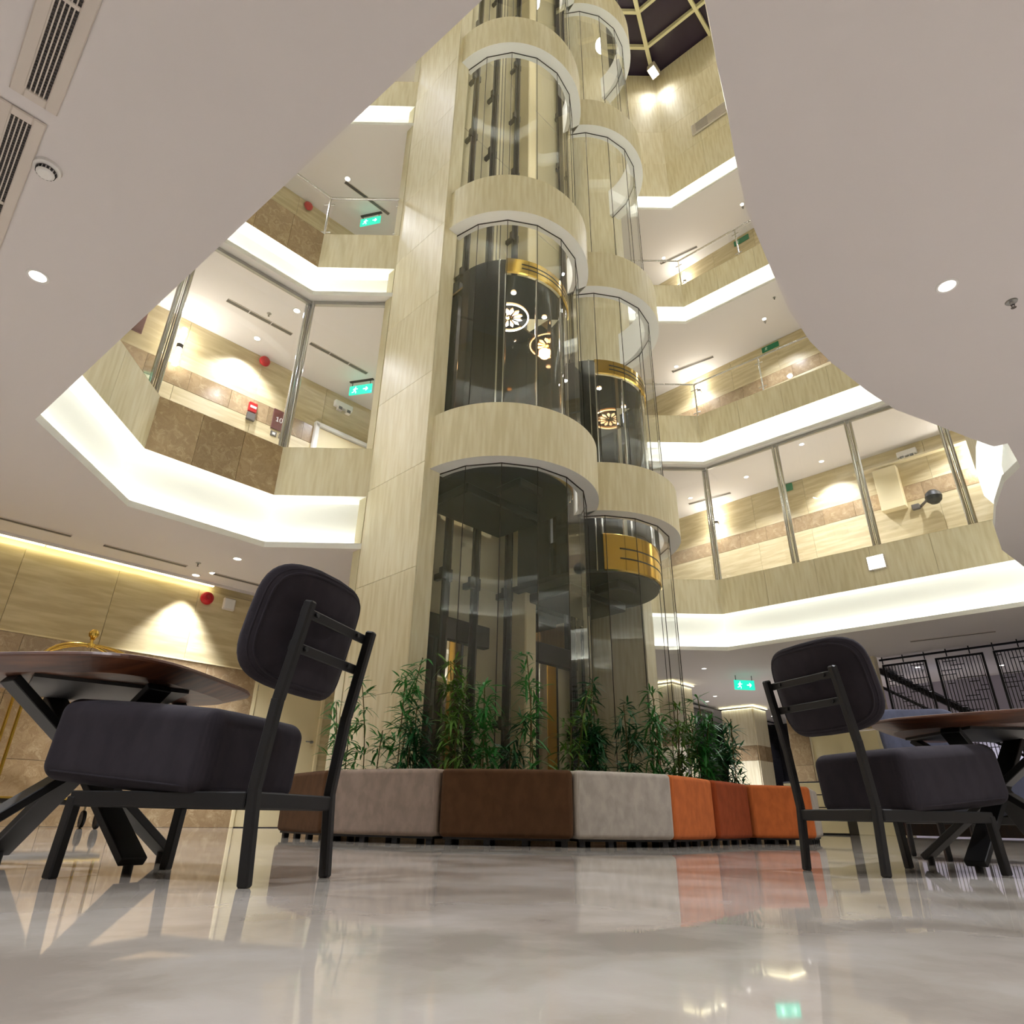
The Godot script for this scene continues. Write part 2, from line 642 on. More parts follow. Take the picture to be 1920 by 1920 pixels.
# the slab plan (ceiling or floor) round the opening in four pieces
func slab_pieces(p: PackedVector2Array, n0: float, n1: float, d0: float, d1: float) -> Array:
	var m := p.size()
	var A := PackedVector2Array([Vector2(n0, d0), p[m - 4], p[m - 3], p[m - 2], p[m - 1], p[0], p[1], p[2], p[3], Vector2(n0, d1)])
	var Bp := PackedVector2Array([Vector2(n0, d1), p[3], p[4], Vector2(n1, d1)])
	var Cp := PackedVector2Array([Vector2(n1, d1)])
	for i in range(4, m - 4):
		Cp.append(p[i])
	Cp.append(Vector2(n1, d0))
	var D := PackedVector2Array([Vector2(n1, d0), p[m - 5], p[m - 4], Vector2(n0, d0)])
	return [A, Bp, Cp, D]


func ground_shell() -> void:
	var f := MB.new()
	f.box(Vector3(-3.5, -0.15, -8.0), Vector3(25.0, 0.3, 36.0))
	var fl := solo("floor", f, M.floor, "polished grey-beige marble floor of the lobby", "", "", "structure")
	# ceiling of the ground floor: underside with the cut-out, 0.25 m thick
	var cb := MB.new()
	var off := offset_line(ring, 0.04)
	for p in slab_pieces(ring, -15.5, 8.5, -9.0, 25.5):
		cb.plate(p, H1, false)
	for p in slab_pieces(offset_line(ring, 0.32), -15.5, 8.5, -9.0, 25.5):
		cb.plate(p, H1 + 0.4, true)
	solo("ceiling", cb, M.ceil, "pale mauve-grey plaster ceiling with a scalloped cut-out open to the atrium", "", "", "structure")
	# long wall on the left
	var wl := struct("wall_left", "cream stone wall with a brown marble dado on the left")
	var core := MB.new()
	core.box(V(WL - 0.15, 1.9, -2.1), Vector3(0.24, 3.8, 13.8))
	core.box(V(WL - 0.15, 3.1, 5.45), Vector3(0.24, 1.4, 1.3))
	core.box(V(WL - 0.15, 1.9, 8.1), Vector3(0.24, 3.8, 4.0))
	part(wl, "wall_core", core, M.wallstone)
	var ws := [M.wallstone, M.wallstone_b, M.wallstone_c]
	var mm := [M.marble, M.marble_b, M.marble_c]
	clad(wl, "stone_panel", Vector2(WL, -8.4), Vector2(WL, 4.8), 2.34, 3.5, 1.2, 1.16, ws, -1.0)
	clad(wl, "marble_tile", Vector2(WL, -8.4), Vector2(WL, 4.8), 0.0, 2.34, 0.8, 0.78, mm, -1.0, 0.03)
	clad(wl, "stone_panel", Vector2(WL, 6.1), Vector2(WL, 10.1), 0.0, 3.5, 1.2, 1.16, ws, -1.0)
	var cap := MB.new()
	cap.box(V(WL + 0.02, 2.35, -1.8), Vector3(0.05, 0.02, 13.2))
	part(wl, "dado_cap", cap, M.cream)
	# light slot along the top of that wall
	var t := thing("cove_light", "warm white light slot along the top of the left lobby wall", "cove light")
	var lb := MB.new()
	for i in 5:
		var d := -7.0 + 2.4 * i
		lb.box(V(WL + 0.07, H1 - 0.035, d), Vector3(0.05, 0.02, 2.38))
		area(V(WL + 0.075, H1 - 0.06, d), Vector3(-0.75, -0.65, 0), Vector3(0, 0, 1), 2.38, 0.04, 0.1 * 2.38, Color(1, 0.95, 0.72))
	part(t, "led_strip", lb, M.led_warm)
	var tr := MB.new()
	tr.box(V(WL + 0.13, H1 - 0.02, -1.8), Vector3(0.02, 0.04, 13.2))
	solo("trim", tr, M.paint, "plaster lip of the light slot on the left wall", "", "", "structure")
	# door in that wall
	var dr := struct("door_1", "cream flush door beside the left wall")
	var leaf := MB.new()
	leaf.box(V(WL - 0.02, 1.19, 5.46), Vector3(0.05, 2.36, 1.22), Basis.IDENTITY, 0.004)
	part(dr, "door_leaf", leaf, M.cream_door)
	var fr := MB.new()
	fr.box(V(WL + 0.01, 1.2, 4.83), Vector3(0.07, 2.4, 0.06), Basis.IDENTITY, 0.006)
	fr.box(V(WL + 0.01, 1.2, 6.1), Vector3(0.07, 2.4, 0.06), Basis.IDENTITY, 0.006)
	fr.box(V(WL + 0.01, 2.42, 5.46), Vector3(0.07, 0.06, 1.33), Basis.IDENTITY, 0.006)
	part(dr, "door_frame", fr, M.cream_door)
	var hd := MB.new()
	hd.rod(V(WL + 0.005, 1.33, 5.98), V(WL + 0.06, 1.33, 5.98), 0.022, 12)
	hd.rod(V(WL + 0.055, 1.33, 5.98), V(WL + 0.055, 1.33, 5.86), 0.01, 8)
	part(dr, "door_handle", hd, M.steel)
	for y in [0.3, 1.2, 2.1]:
		var hb := MB.new()
		hb.rod(V(WL + 0.02, y - 0.05, 4.87), V(WL + 0.02, y + 0.05, 4.87), 0.008, 8)
		part(dr, "hinge", hb, M.steel)
	# unseen sides that close the hall
	var wn := MB.new()
	wn.box(V(-3.5, 1.9, -9.1), Vector3(25, 3.8, 0.2))
	solo("wall_near", wn, M.cream, "cream wall behind the camera", "", "", "structure")
	var wr := MB.new()
	wr.box(V(8.6, 1.9, 8.2), Vector3(0.2, 3.8, 34.8))
	solo("wall_right", wr, M.cream, "cream wall on the right of the lobby", "", "", "structure")
	var wf := MB.new()
	wf.box(V(-3.5, 1.9, 25.6), Vector3(25, 3.8, 0.2))
	wf.box(V(-15.6, 1.9, 17.5), Vector3(0.2, 3.8, 16.0))
	wf.box(V(-13.2, 1.9, 10.1), Vector3(4.7, 3.8, 0.2))
	solo("wall_far", wf, M.dark, "dark wall at the far end of the lobby", "", "", "structure")


# galleries: parapet ring with cove, floor and ceiling of storey k
func gallery(k: int) -> void:
	var c0 := cv(k); var b0 := pb(k); var t0 := pt(k)
	var o4 := offset_line(ring, 0.04)
	var o28 := offset_line(ring, 0.28)
	var o14 := offset_line(ring, 0.14)
	var tb := MB.new()
	strip(tb, ring, c0, ring, c0 + 0.085, 1.0)
	strip(tb, ring, c0 + 0.085, o4, c0 + 0.085, 1.0)
	strip(tb, o4, c0 + 0.085, o4, c0 + 0.03, -1.0)
	strip(tb, o4, c0 + 0.03, o28, c0 + 0.03, 1.0)
	strip(tb, o28, c0 + 0.03, o28, b0, 1.0)
	strip(tb, ring, b0, o28, b0, -1.0)
	solo("trim", tb, M.white, "white plaster light cove under parapet %d" % k, "", "", "structure")
	# parapet
	var pw := struct("parapet_wall", "cream stone parapet of gallery %d" % k)
	var body := MB.new()
	var ringi := offset_line(ring, 0.03)
	strip(body, ringi, b0, ringi, t0, 1.0)
	if k < 4:
		strip(body, ring, t0, o14, t0, 1.0)
		strip(body, o14, t0, o14, t0 - 0.12, -1.0)
	part(pw, "parapet_core", body, M.stone)
	var mats := [M.stone, M.stone_b, M.stone_c]
	var mm := [M.marble, M.marble_b, M.marble_c]
	var m := ring.size()
	var top := t0 if k < 4 else SKY
	for i in m - 1:
		var a := ringi[i]; var b := ringi[i + 1]
		var L := a.distance_to(b)
		if L > 0.75:
			if i == m - 3 and k < 4:
				clad(pw, "marble_tile", a, b, b0, t0, 0.62, 0.82, mm, -1.0, 0.03)
			elif k < 4:
				clad(pw, "stone_panel", a, b, b0, t0, 1.15, 0.82, mats, -1.0, 0.03)
			else:
				clad(pw, "stone_panel", a, b, b0, top, 1.2, 1.5, mats, -1.0, 0.03)
	var cb := MB.new()
	for i in m - 1:
		var a := ring[i]; var b := ring[i + 1]
		if a.distance_to(b) <= 0.75:
			var e := (b - a).normalized()
			face_quad(cb, a, b, b0, top, Vector2(e.y, -e.x))
	part(pw, "curved_cladding", cb, M.stone)
	# floor of the gallery, and the ceiling below it for the upper ones
	if k < 4:
		var fb := MB.new()
		for p in slab_pieces(ring, WL - 0.3, 1.8, -1.8, WF + 0.3):
			fb.plate(p, t0 - 0.1, true)
		solo("floor", fb, M.floor, "gallery floor %d behind the stone parapet" % k, "", "", "structure")
	if k > 1:
		var gb := MB.new()
		for p in slab_pieces(ring, WL - 0.3, 1.8, -1.8, WF + 0.3):
			gb.plate(p, c0, false)
		solo("ceiling", gb, M.paint, "white plaster ceiling above gallery %d" % (k - 1), "", "", "structure")
	# light strips in the cove: long straight edges on their own, the scalloped edge in short chords
	var runs := [[0, 1, 2, 3, 4], [4, 6, 8, 10, 13], [13, 16, 19, 22, 25, 28, 29], [29, 30, 31, 32, 33]]
	var where := ["right of the tower", "on the far scalloped edge", "on the near scalloped edge", "left of the tower"]
	for r in runs.size():
		var pts := PackedVector2Array()
		for i in runs[r]:
			pts.append(ring[i])
		cove_run(pts, c0 + 0.045, 0.19, "white LED strip in the cove of the %s stone parapet, %s" % [["lowest", "second", "third", "topmost"][k - 1], where[r]], COVE)


# back walls of the galleries: stone with a brown marble band
func gallery_walls(k: int) -> void:
	var y0 := pt(k) - 0.1
	var y1 := cv(k + 1)
	var ws := [M.wallstone, M.wallstone_b, M.wallstone_c]
	var mm := [M.marble, M.marble_b, M.marble_c]
	for side in [["wall_left", Vector2(WL, -1.8), Vector2(WL, 12.2), -1.0], ["wall_far", Vector2(-10.8, WF), Vector2(1.8, WF), 1.0]]:
		var a: Vector2 = side[1]
		var b: Vector2 = side[2]
		var w := struct(side[0], "cream stone back wall of gallery %d with a brown marble band, %s" % [k, "left" if side[3] < 0 else "far side"])
		var core := MB.new()
		if side[3] < 0:
			core.box(V(WL - 0.13, (y0 + y1) * 0.5, 5.2), Vector3(0.2, y1 - y0, 14.4))
		else:
			core.box(V(-4.5, (y0 + y1) * 0.5, WF + 0.13), Vector3(12.8, y1 - y0, 0.2))
		part(w, "wall_core", core, M.wallstone)
		clad(w, "stone_panel", a, b, y0, y0 + 1.75, 1.4, 1.75, ws, -1.0)
		clad(w, "marble_tile", a, b, y0 + 1.75, y0 + 2.15, 0.75, 0.4, mm, -1.0, 0.028)
		clad(w, "stone_panel", a, b, y0 + 2.15, y1, 1.4, 0.9, ws, -1.0)
	if k == 1:
		return


func upper_shell() -> void:
	# closes the unseen near sides of the galleries and the lift lobby
	var wb := MB.new()
	wb.box(V(-4.5, 11.0, -1.95), Vector3(13.5, 13.4, 0.2))
	solo("wall_near", wb, M.cream, "cream gallery wall on the near side of the atrium", "", "", "structure")
	var wr := MB.new()
	wr.box(V(1.95, 11.0, 7.0), Vector3(0.2, 13.4, 18.2))
	solo("wall_right", wr, M.cream, "cream gallery wall on the right side of the atrium", "", "", "structure")
	var wl := MB.new()
	wl.box(V(WL - 0.4, 11.0, 14.2), Vector3(0.2, 13.4, 4.2))
	solo("wall_left", wl, M.cream, "cream wall at the end of the lift lobbies", "", "", "structure")


func skylight() -> void:
	var s := struct("skylight_roof", "dark glass roof with cream glazing bars over the atrium")
	var bars := MB.new()
	# panes: four rings of trapezoids following the edge of the opening
	var base := PackedVector2Array([Vector2(-8.7, 10.75), Vector2(-8.7, 11.62), Vector2(-6.75, 13.57), Vector2(-0.2, 13.95), Vector2(0.2, 7.0), Vector2(-0.3, 0.9), Vector2(-7.1, 0.4), Vector2(-8.7, 1.7)])
	var mid := Vector2(-4.3, 7.1)
	var fr := [1.0, 0.83, 0.66, 0.48, 0.3, 0.0]
	for i in base.size():
		var a := base[i]; var b := base[(i + 1) % base.size()]
		var cuts := maxi(1, roundi(a.distance_to(b) / 2.4))
		for r in fr.size() - 1:
			for c in cuts:
				var p0 := mid.lerp(a.lerp(b, float(c) / cuts), fr[r]); var p1 := mid.lerp(a.lerp(b, float(c + 1) / cuts), fr[r])
				var q0 := mid.lerp(a.lerp(b, float(c) / cuts), fr[r + 1]); var q1 := mid.lerp(a.lerp(b, float(c + 1) / cuts), fr[r + 1])
				var pane := MB.new()
				var y := SKY + 0.12
				pane.quad(V(p0.x, y, p0.y), V(p1.x, y, p1.y), V(q1.x, y, q1.y), V(q0.x, y, q0.y), Vector3.DOWN)
				part(s, "pane", pane, M.night)
		for r in range(0, fr.size() - 1):
			var ga := mid.lerp(a, fr[r]); var gb := mid.lerp(b, fr[r])
			bars.span(V(ga.x, SKY, ga.y), V(gb.x, SKY, gb.y), 0.09, 0.16)
		for c in cuts:
			var st := a.lerp(b, float(c) / cuts)
			var en := mid.lerp(st, 0.3 if c else 0.02)
			bars.span(V(st.x, SKY - 0.02, st.y), V(en.x, SKY - 0.02, en.y), 0.13 if c == 0 else 0.1, 0.2)
	part(s, "glazing_bar", bars, M.mullion)
	var fl := [[-6.5, 13.1, "by the far left corner"], [-3.6, 13.3, "in the middle of the far side"], [-0.9, 12.6, "at the far right corner"], [-1.3, 7.2, "on the right side"], [-1.2, 2.0, "at the near right corner"], [-5.2, 1.1, "on the near side"], [-8.2, 2.4, "at the near left corner"]]
	for q in fl:
		var at := V(q[0], SKY - 0.35, q[1])
		var t := thing("roof_floodlight", "white box floodlight under the glass roof, %s" % q[2], "floodlight", at)
		var aim := (V(-5.0, 4.0, 7.2) - at).normalized()
		var c := MB.new()
		c.box(Vector3.ZERO, Vector3(0.4, 0.3, 0.4), Basis.looking_at(aim, Vector3.RIGHT), 0.02)
		c.box(Vector3.UP * 0.24, Vector3(0.08, 0.3, 0.08))
		part(t, "case", c, M.fitting)
		var l := MB.new()
		l.box(aim * 0.205, Vector3(0.34, 0.24, 0.012), Basis.looking_at(aim, Vector3.RIGHT))
		part(t, "lens", l, M.sconce)
		spot(at + aim * 0.26, aim, 75.0, FLOOD, Color(1, 0.99, 0.95), 0.25)
	var lid := MB.new()
	lid.box(V(-4.5, SKY + 0.5, 7.0), Vector3(14, 0.1, 18))
	part(s, "roof_deck", lid, M.dark)


# ---------------------------------------------------------------- the glass lift tower

const CN := -6.30
const CD1 := 6.09
const CD2 := 8.33
const RB := 1.44
const RG := 1.26

func arc_pt(cd: float, r: float, phi: float) -> Vector2:
	return Vector2(CN + r * cos(phi), cd + r * sin(phi))


func tower() -> void:
	var w := struct("wall_tower", "cream travertine lift tower with rounded bands")
	var core := MB.new()
	core.prism(PackedVector2Array([Vector2(-7.75, 4.58), Vector2(-6.24, 4.58), Vector2(-6.24, 4.83), Vector2(-7.75, 4.83)]), 0.0, SKY)
	core.prism(PackedVector2Array([Vector2(-7.75, 9.59), Vector2(-6.24, 9.59), Vector2(-6.24, 9.86), Vector2(-7.75, 9.86)]), 0.0, SKY)
	part(w, "side_wall", core, M.stone)
	clad(w, "stone_panel", Vector2(-7.75, 4.58), Vector2(-6.24, 4.58), 0.0, SKY, 1.51, 1.5, [M.stone, M.stone_b, M.stone_c], -1.0, 0.02)
	clad(w, "stone_panel", Vector2(-7.75, 9.86), Vector2(-6.24, 9.86), 0.0, SKY, 1.51, 1.5, [M.stone, M.stone_b, M.stone_c], 1.0, 0.02)
	var back := MB.new()
	back.box(V(-7.68, SKY * 0.5, 7.2), Vector3(0.18, SKY, 5.3))
	part(w, "shaft_back", back, M.shaft)
	var pil := MB.new()
	pil.box(V(-7.36, SKY * 0.5, 7.62), Vector3(0.46, SKY, 0.26), Basis.IDENTITY, 0.02)
	part(w, "pilaster", pil, M.cream)
	for k in range(1, 6):
		var y0 := pb(k); var y1 := pt(k) + 0.02
		for s in 2:
			var cd: float = [CD1, CD2][s]
			var f0: float = -PI / 2 if s == 0 else -asin(1.12 / RB)
			var f1: float = asin(1.12 / RB) if s == 0 else PI / 2
			var g0: float = -PI / 2 if s == 0 else -asin(1.12 / RG)
			var g1: float = asin(1.12 / RG) if s == 0 else PI / 2
			var b := MB.new()
			var soff := MB.new()
			var n := 40
			for i in n:
				var a0 := lerpf(f0, f1, float(i) / n); var a1 := lerpf(f0, f1, float(i + 1) / n)
				var c0 := lerpf(g0, g1, float(i) / n); var c1 := lerpf(g0, g1, float(i + 1) / n)
				var p0 := arc_pt(cd, RB, a0); var p1 := arc_pt(cd, RB, a1)
				var q0 := arc_pt(cd, RG - 0.1, c0); var q1 := arc_pt(cd, RG - 0.1, c1)
				var n0 := Vector3(cos(a0), 0, -sin(a0)); var n1 := Vector3(cos(a1), 0, -sin(a1))
				var u0 := RB * a0; var u1 := RB * a1
				b.tri_uv(V(p0.x, y0, p0.y), V(p1.x, y0, p1.y), V(p1.x, y1, p1.y), n0, n1, n1, Vector2(u0, -y0), Vector2(u1, -y0), Vector2(u1, -y1))
				b.tri_uv(V(p0.x, y0, p0.y), V(p1.x, y1, p1.y), V(p0.x, y1, p0.y), n0, n1, n0, Vector2(u0, -y0), Vector2(u1, -y1), Vector2(u0, -y1))
				b.quad(V(p0.x, y1, p0.y), V(p1.x, y1, p1.y), V(q1.x, y1, q1.y), V(q0.x, y1, q0.y), Vector3.UP)
				soff.quad(V(p0.x, y0, p0.y), V(p1.x, y0, p1.y), V(q1.x, y0, q1.y), V(q0.x, y0, q0.y), Vector3.DOWN)
				var m0 := -Vector3(cos(c0), 0, -sin(c0))
				soff.quad(V(q0.x, y0, q0.y), V(q1.x, y0, q1.y), V(q1.x, y1, q1.y), V(q0.x, y1, q0.y), m0)
			part(w, "rounded_band", b, M.stone)
			part(w, "band_soffit", soff, M.white)
	# glazing of each storey: flat panes round each lift, dark joints between them
	for k in 5:
		var y0 := 0.02 if k == 0 else pt(k) + 0.02
		var y1 := pb(k + 1)
		for s in 2:
			var cd: float = [CD1, CD2][s]
			var win := struct("window_%d" % (k * 2 + s + 1), "curved lift shaft glazing of storey %d, %s lift" % [k, ["left", "right"][s]])
			var g0: float = -90.0 if s == 0 else -62.7
			var g1: float = 62.7 if s == 0 else 90.0
			var st := [g0]
			var x := -90.0
			while x < 90.01:
				if x > g0 + 4.0 and x < g1 - 4.0:
					st.append(x)
				x += 22.5
			st.append(g1)
			var jb := MB.new()
			for i in st.size() - 1:
				var p := arc_pt(cd, RG, deg_to_rad(st[i])); var q := arc_pt(cd, RG, deg_to_rad(st[i + 1]))
				var e := (q - p).normalized() * 0.004
				var nn := (p + q) * 0.5 - Vector2(CN, cd)
				nn = nn.normalized()
				var g := MB.new()
				face_quad(g, p + e, q - e, y0, y1, nn)
				part(win, "pane", g, M.glass_t)
				jb.rod(V(p.x, y0, p.y), V(p.x, y1, p.y), 0.006, 6)
				jb.span(V(p.x, y1 - 0.006, p.y), V(q.x, y1 - 0.006, q.y), 0.014, 0.012)
				jb.span(V(p.x, y0 + 0.01, p.y), V(q.x, y0 + 0.01, q.y), 0.03, 0.02)
			part(win, "joint", jb, M.rail)


func shafts() -> void:
	# guide rails, ropes and brackets
	var spots := [[-7.3, 5.94, "left lift, leftmost guide rail"], [-7.3, 6.53, "left lift, middle guide rail"], [-7.3, 7.27, "left lift, guide rail beside the pilaster"], [-7.42, 9.05, "right lift, guide rail left of the car"], [-7.42, 9.4, "right lift, guide rail by the end wall"]]
	for sp in spots:
		var t := thing("guide_rail", "dark steel guide rail up the shaft: %s" % sp[2], "guide rail")
		var b := MB.new()
		b.box(V(sp[0], SKY * 0.5, sp[1]), Vector3(0.11, SKY - 0.2, 0.03))
		b.box(V(sp[0] - 0.05, SKY * 0.5, sp[1]), Vector3(0.03, SKY - 0.2, 0.12))
		part(t, "rail", b, M.rail)
		var y := 1.5
		while y < 20.0:
			var c := MB.new()
			c.box(V((sp[0] - 7.6) * 0.5, y, sp[1]), Vector3(absf(sp[0] + 7.6), 0.1, 0.07))
			c.box(V(sp[0] - 0.05, y, sp[1]), Vector3(0.08, 0.2, 0.22), Basis.IDENTITY, 0.01)
			part(t, "bracket", c, M.rail)
			y += 2.05
	for s in 2:
		var cd: float = [6.2, 8.45][s]
		for i in 5:
			var b := MB.new()
			b.rod(V(-7.05 + 0.02 * i, [9.36, 8.62][s], cd + i * 0.075), V(-7.05 + 0.02 * i, SKY - 0.1, cd + i * 0.075), 0.009, 6)
			solo("hoist_rope", b, M.rail, ["thin dark hoist rope above the left lift car", "thin dark hoist rope above the right lift car"][s], "rope", ["hoist ropes of the left lift", "hoist ropes of the right lift"][s])
	# work lights on the inner face of the bands
	for k in range(1, 6):
		for s in 2:
			var cd: float = [CD1, CD2][s]
			var ph: float = [0.3, -0.3][s]
			var p := arc_pt(cd, RG - 0.16, ph)
			var y := (pb(k) + pt(k)) * 0.5
			var t := thing("shaft_lamp", "round bulkhead lamp inside the %s lift shaft behind the %s rounded band" % [["left", "right"][s], ["lowest", "second", "third", "fourth", "topmost"][k - 1]], "lamp", V(p.x, y, p.y))
			var B := Basis(Vector3.UP, ph) * Basis(Vector3.BACK, PI / 2)
			var c := MB.new()
			c.lathe(Vector3.ZERO, [Vector2(0.11, -0.05), Vector2(0.11, 0.0), Vector2(0.095, 0.01)], 18, 0, TAU, B)
			part(t, "case", c, M.grille)
			var l := MB.new()
			l.lathe(Vector3.ZERO, [Vector2(0.095, 0.0), Vector2(0.07, 0.035), Vector2(0.0, 0.05)], 16, 0, TAU, B)
			part(t, "globe", l, M.sconce)
			omni(V(p.x, y, p.y) + Vector3(-cos(ph), 0, sin(ph)) * 0.16, SHAFT, Color(1, 1, 0.96), 0.08)
	# lift doors at lobby level, seen through the glass
	for s in 2:
		var d0: float = [5.75, 7.95][s]
		var dr := struct("door_%d" % (s + 2), ["lift landing doors in the left shaft at lobby level", "lift landing doors in the right shaft at lobby level"][s])
		var mats := [M.darkwood, M.blackm, M.mirror, M.goldp, M.black]
		var names := ["wood_jamb", "dark_jamb", "mirror_panel", "gold_panel", "dark_edge"]
		var wid := [0.16, 0.1, 0.2, 0.24, 0.05]
		var d := d0
		for i in 5:
			var b := MB.new()
			b.box(V(-7.54, 1.3, d + wid[i] * 0.5), Vector3(0.1, 2.6, wid[i]), Basis.IDENTITY, 0.008)
			part(dr, names[i], b, mats[i])
			d += wid[i]
		var hd := MB.new()
		hd.box(V(-7.52, 2.78, d0 + 0.6), Vector3(0.14, 0.34, 1.3), Basis.IDENTITY, 0.01)
		part(dr, "door_gear", hd, M.rail)
	# machine beam and dark buffer panel in the right shaft
	var db := MB.new()
	db.box(V(-7.53, 4.6, 8.35), Vector3(0.08, 3.4, 1.7))
	solo("trim", db, M.bronze, "dark bronze lining panel at the back of the right shaft", "", "", "structure")


func flower(parent: Node, at: Vector3, r: float) -> void:
	var rg := MB.new()
	var pth := PackedVector3Array()
	for i in 40:
		pth.append(at + Vector3(cos(TAU * i / 40) * r, 0, sin(TAU * i / 40) * r))
	rg.tube(pth, 0.012, 6, true)
	part(parent, "light_ring", rg, M.lens)
	for i in 12:
		var a := TAU * i / 12
		var u := Vector3(cos(a), 0, sin(a))
		var s := Vector3(-sin(a), 0, cos(a))
		var b := MB.new()
		var p0 := at + u * r * 0.22; var p3 := at + u * r * 0.72
		var m := at + u * r * 0.55
		b.quad(p0, m + s * r * 0.1, p3, m - s * r * 0.1, Vector3.DOWN)
		part(parent, "light_petal", b, M.lens)
	var hub := MB.new()
	hub.lathe(at, [Vector2(0, -0.02), Vector2(r * 0.14, -0.01), Vector2(r * 0.16, 0.0)], 12)
	part(parent, "flower_hub", hub, M.gold)


func lift_car(cd: float, y0: float, y1: float, label: String, fl_d: float, mir_d: float, cool: bool) -> void:
	var t := thing("lift_car", label, "lift car", V(CN, y0, cd))
	var h := y1 - y0
	var a0 := -0.8
	var a1 := 0.8
	var R := 1.02
	# gold skirt and crown with dark grooves
	for e in [["gold_skirt", 0.0, 0.62], ["gold_crown", h - 0.32, h]]:
		var b := MB.new()
		b.lathe(Vector3.ZERO, [Vector2(R + 0.03, e[1]), Vector2(R + 0.05, e[1] + 0.02), Vector2(R + 0.05, e[2] - 0.02), Vector2(R + 0.03, e[2]), Vector2(R - 0.06, e[2])], 36, a0, a1)
		var ring_part := part(t, e[0], b, M.gold)
		for gy in [e[1] + (e[2] - e[1]) * 0.32, e[1] + (e[2] - e[1]) * 0.58]:
			var g := MB.new()
			g.lathe(Vector3.ZERO, [Vector2(R + 0.052, gy), Vector2(R + 0.054, gy + 0.012), Vector2(R + 0.052, gy + 0.024)], 30, a0 * 0.7, a1 * 0.7)
			part(ring_part, "groove", g, M.blackm)
	var un := MB.new()
	un.lathe(Vector3.ZERO, [Vector2(0.0, -0.02), Vector2(R, -0.02), Vector2(R + 0.02, 0.03)], 36, -PI / 2, PI / 2)
	un.box(Vector3(-0.5, 0.02, 0), Vector3(1.0, 0.08, 2.0))
	un.box(Vector3(-0.4, -0.1, 0), Vector3(0.9, 0.16, 1.5), Basis.IDENTITY, 0.02)
	un.box(Vector3(0.45, -0.09, 0.1), Vector3(0.5, 0.14, 0.5), Basis.IDENTITY, 0.02)
	part(t, "underframe", un, M.blackm)
	var fl := MB.new()
	fl.box(Vector3(-0.25, 0.63, 0), Vector3(1.3, 0.02, 1.9))
	fl.lathe(Vector3(0, 0.63, 0), [Vector2(0.3, 0.01), Vector2(R - 0.02, 0.01)], 24, a0, a1)
	part(t, "car_floor", fl, M.bronze)
	# curved glass in flat strips with slim gold posts
	var yg0 := 0.62
	var yg1 := h - 0.32
	var gl := MB.new()
	gl.lathe(Vector3.ZERO, [Vector2(R, yg0), Vector2(R, yg1)], 30, a0, a1)
	part(t, "curved_glass", gl, M.glass_car)
	for ph in [-0.8, -0.25, 0.3, 0.8]:
		var po := MB.new()
		po.rod(Vector3(cos(ph) * R, yg0, sin(ph) * R), Vector3(cos(ph) * R, yg1, sin(ph) * R), 0.02, 8)
		part(t, "post", po, M.chrome)
	# ceiling with flower light and spots
	var ce := MB.new()
	ce.box(Vector3(-0.45, yg1 + 0.03, 0), Vector3(0.95, 0.04, 2.0))
	ce.lathe(Vector3(0, yg1, 0), [Vector2(0.0, 0.01), Vector2(R - 0.02, 0.01)], 30, a0, a1)
	var cp := part(t, "car_ceiling", ce, M.bronze)
	flower(cp, Vector3(0.05, yg1 - 0.005, -(fl_d - cd)), 0.33)
	for q in [[0.5, -0.42], [0.52, 0.36], [-0.3, -0.55], [-0.35, 0.45], [0.1, 0.62], [0.05, -0.8]]:
		var sp := MB.new()
		sp.lathe(Vector3(q[0], yg1 - 0.004, q[1]), [Vector2(0.0, 0), Vector2(0.045, 0)], 12)
		part(cp, "spot_lens", sp, M.lens)
	var col := Color(0.8, 0.88, 1.0) if cool else Color(1.0, 0.93, 0.82)
	omni(V(CN - 0.05, y0 + yg1 - 0.12, cd), 0.9, col, 0.1)
	# back wall and the mirrored side
	var bk := MB.new()
	bk.box(Vector3(-0.9, (yg0 + yg1) * 0.5, 0), Vector3(0.05, yg1 - yg0, 1.9))
	part(t, "back_panel", bk, M.bronze)
	var mi := MB.new()
	mi.box(Vector3(-0.15, (yg0 + yg1) * 0.5, -(mir_d - cd)), Vector3(1.4, yg1 - yg0, 0.03))
	part(t, "mirror_panel", mi, M.bronze)
	var rl := MB.new()
	rl.rod(Vector3(-0.8, 1.55, -(mir_d - cd) + 0.06), Vector3(0.5, 1.55, -(mir_d - cd) + 0.06), 0.02, 8)
	part(t, "handrail", rl, M.goldp)
	# car top: crosshead, sheave and control box
	var ct := MB.new()
	ct.box(Vector3(-0.45, h + 0.2, 0), Vector3(0.5, 0.4, 1.5), Basis.IDENTITY, 0.03)
	ct.box(Vector3(-0.6, h + 0.65, 0.0), Vector3(0.18, 0.6, 0.2), Basis.IDENTITY, 0.02)
	part(t, "crosshead", ct, M.iron)
	var sw := MB.new()
	sw.box(Vector3(-0.55, h * 0.5, 0.92), Vector3(0.75, h, 0.1), Basis.IDENTITY, 0.02)
	sw.box(Vector3(-0.55, h * 0.5, -0.92), Vector3(0.75, h, 0.1), Basis.IDENTITY, 0.02)
	part(t, "side_frame", sw, M.iron)
	for sg in [-1.0, 1.0]:
		var cs := MB.new()
		cs.lathe(Vector3.ZERO, [Vector2(R - 0.03, 0.0), Vector2(R, 0.0), Vector2(R, h), Vector2(R - 0.03, h)], 14, sg * 0.8, sg * PI / 2)
		part(t, "side_panel", cs, M.panel)
		var ch := MB.new()
		ch.rod(Vector3(cos(0.9) * (R + 0.012), 0.0, sg * sin(0.9) * (R + 0.012)), Vector3(cos(0.9) * (R + 0.012), h, sg * sin(0.9) * (R + 0.012)), 0.016, 8)
		part(t, "cover_strip", ch, M.chrome)
	var bx := MB.new()
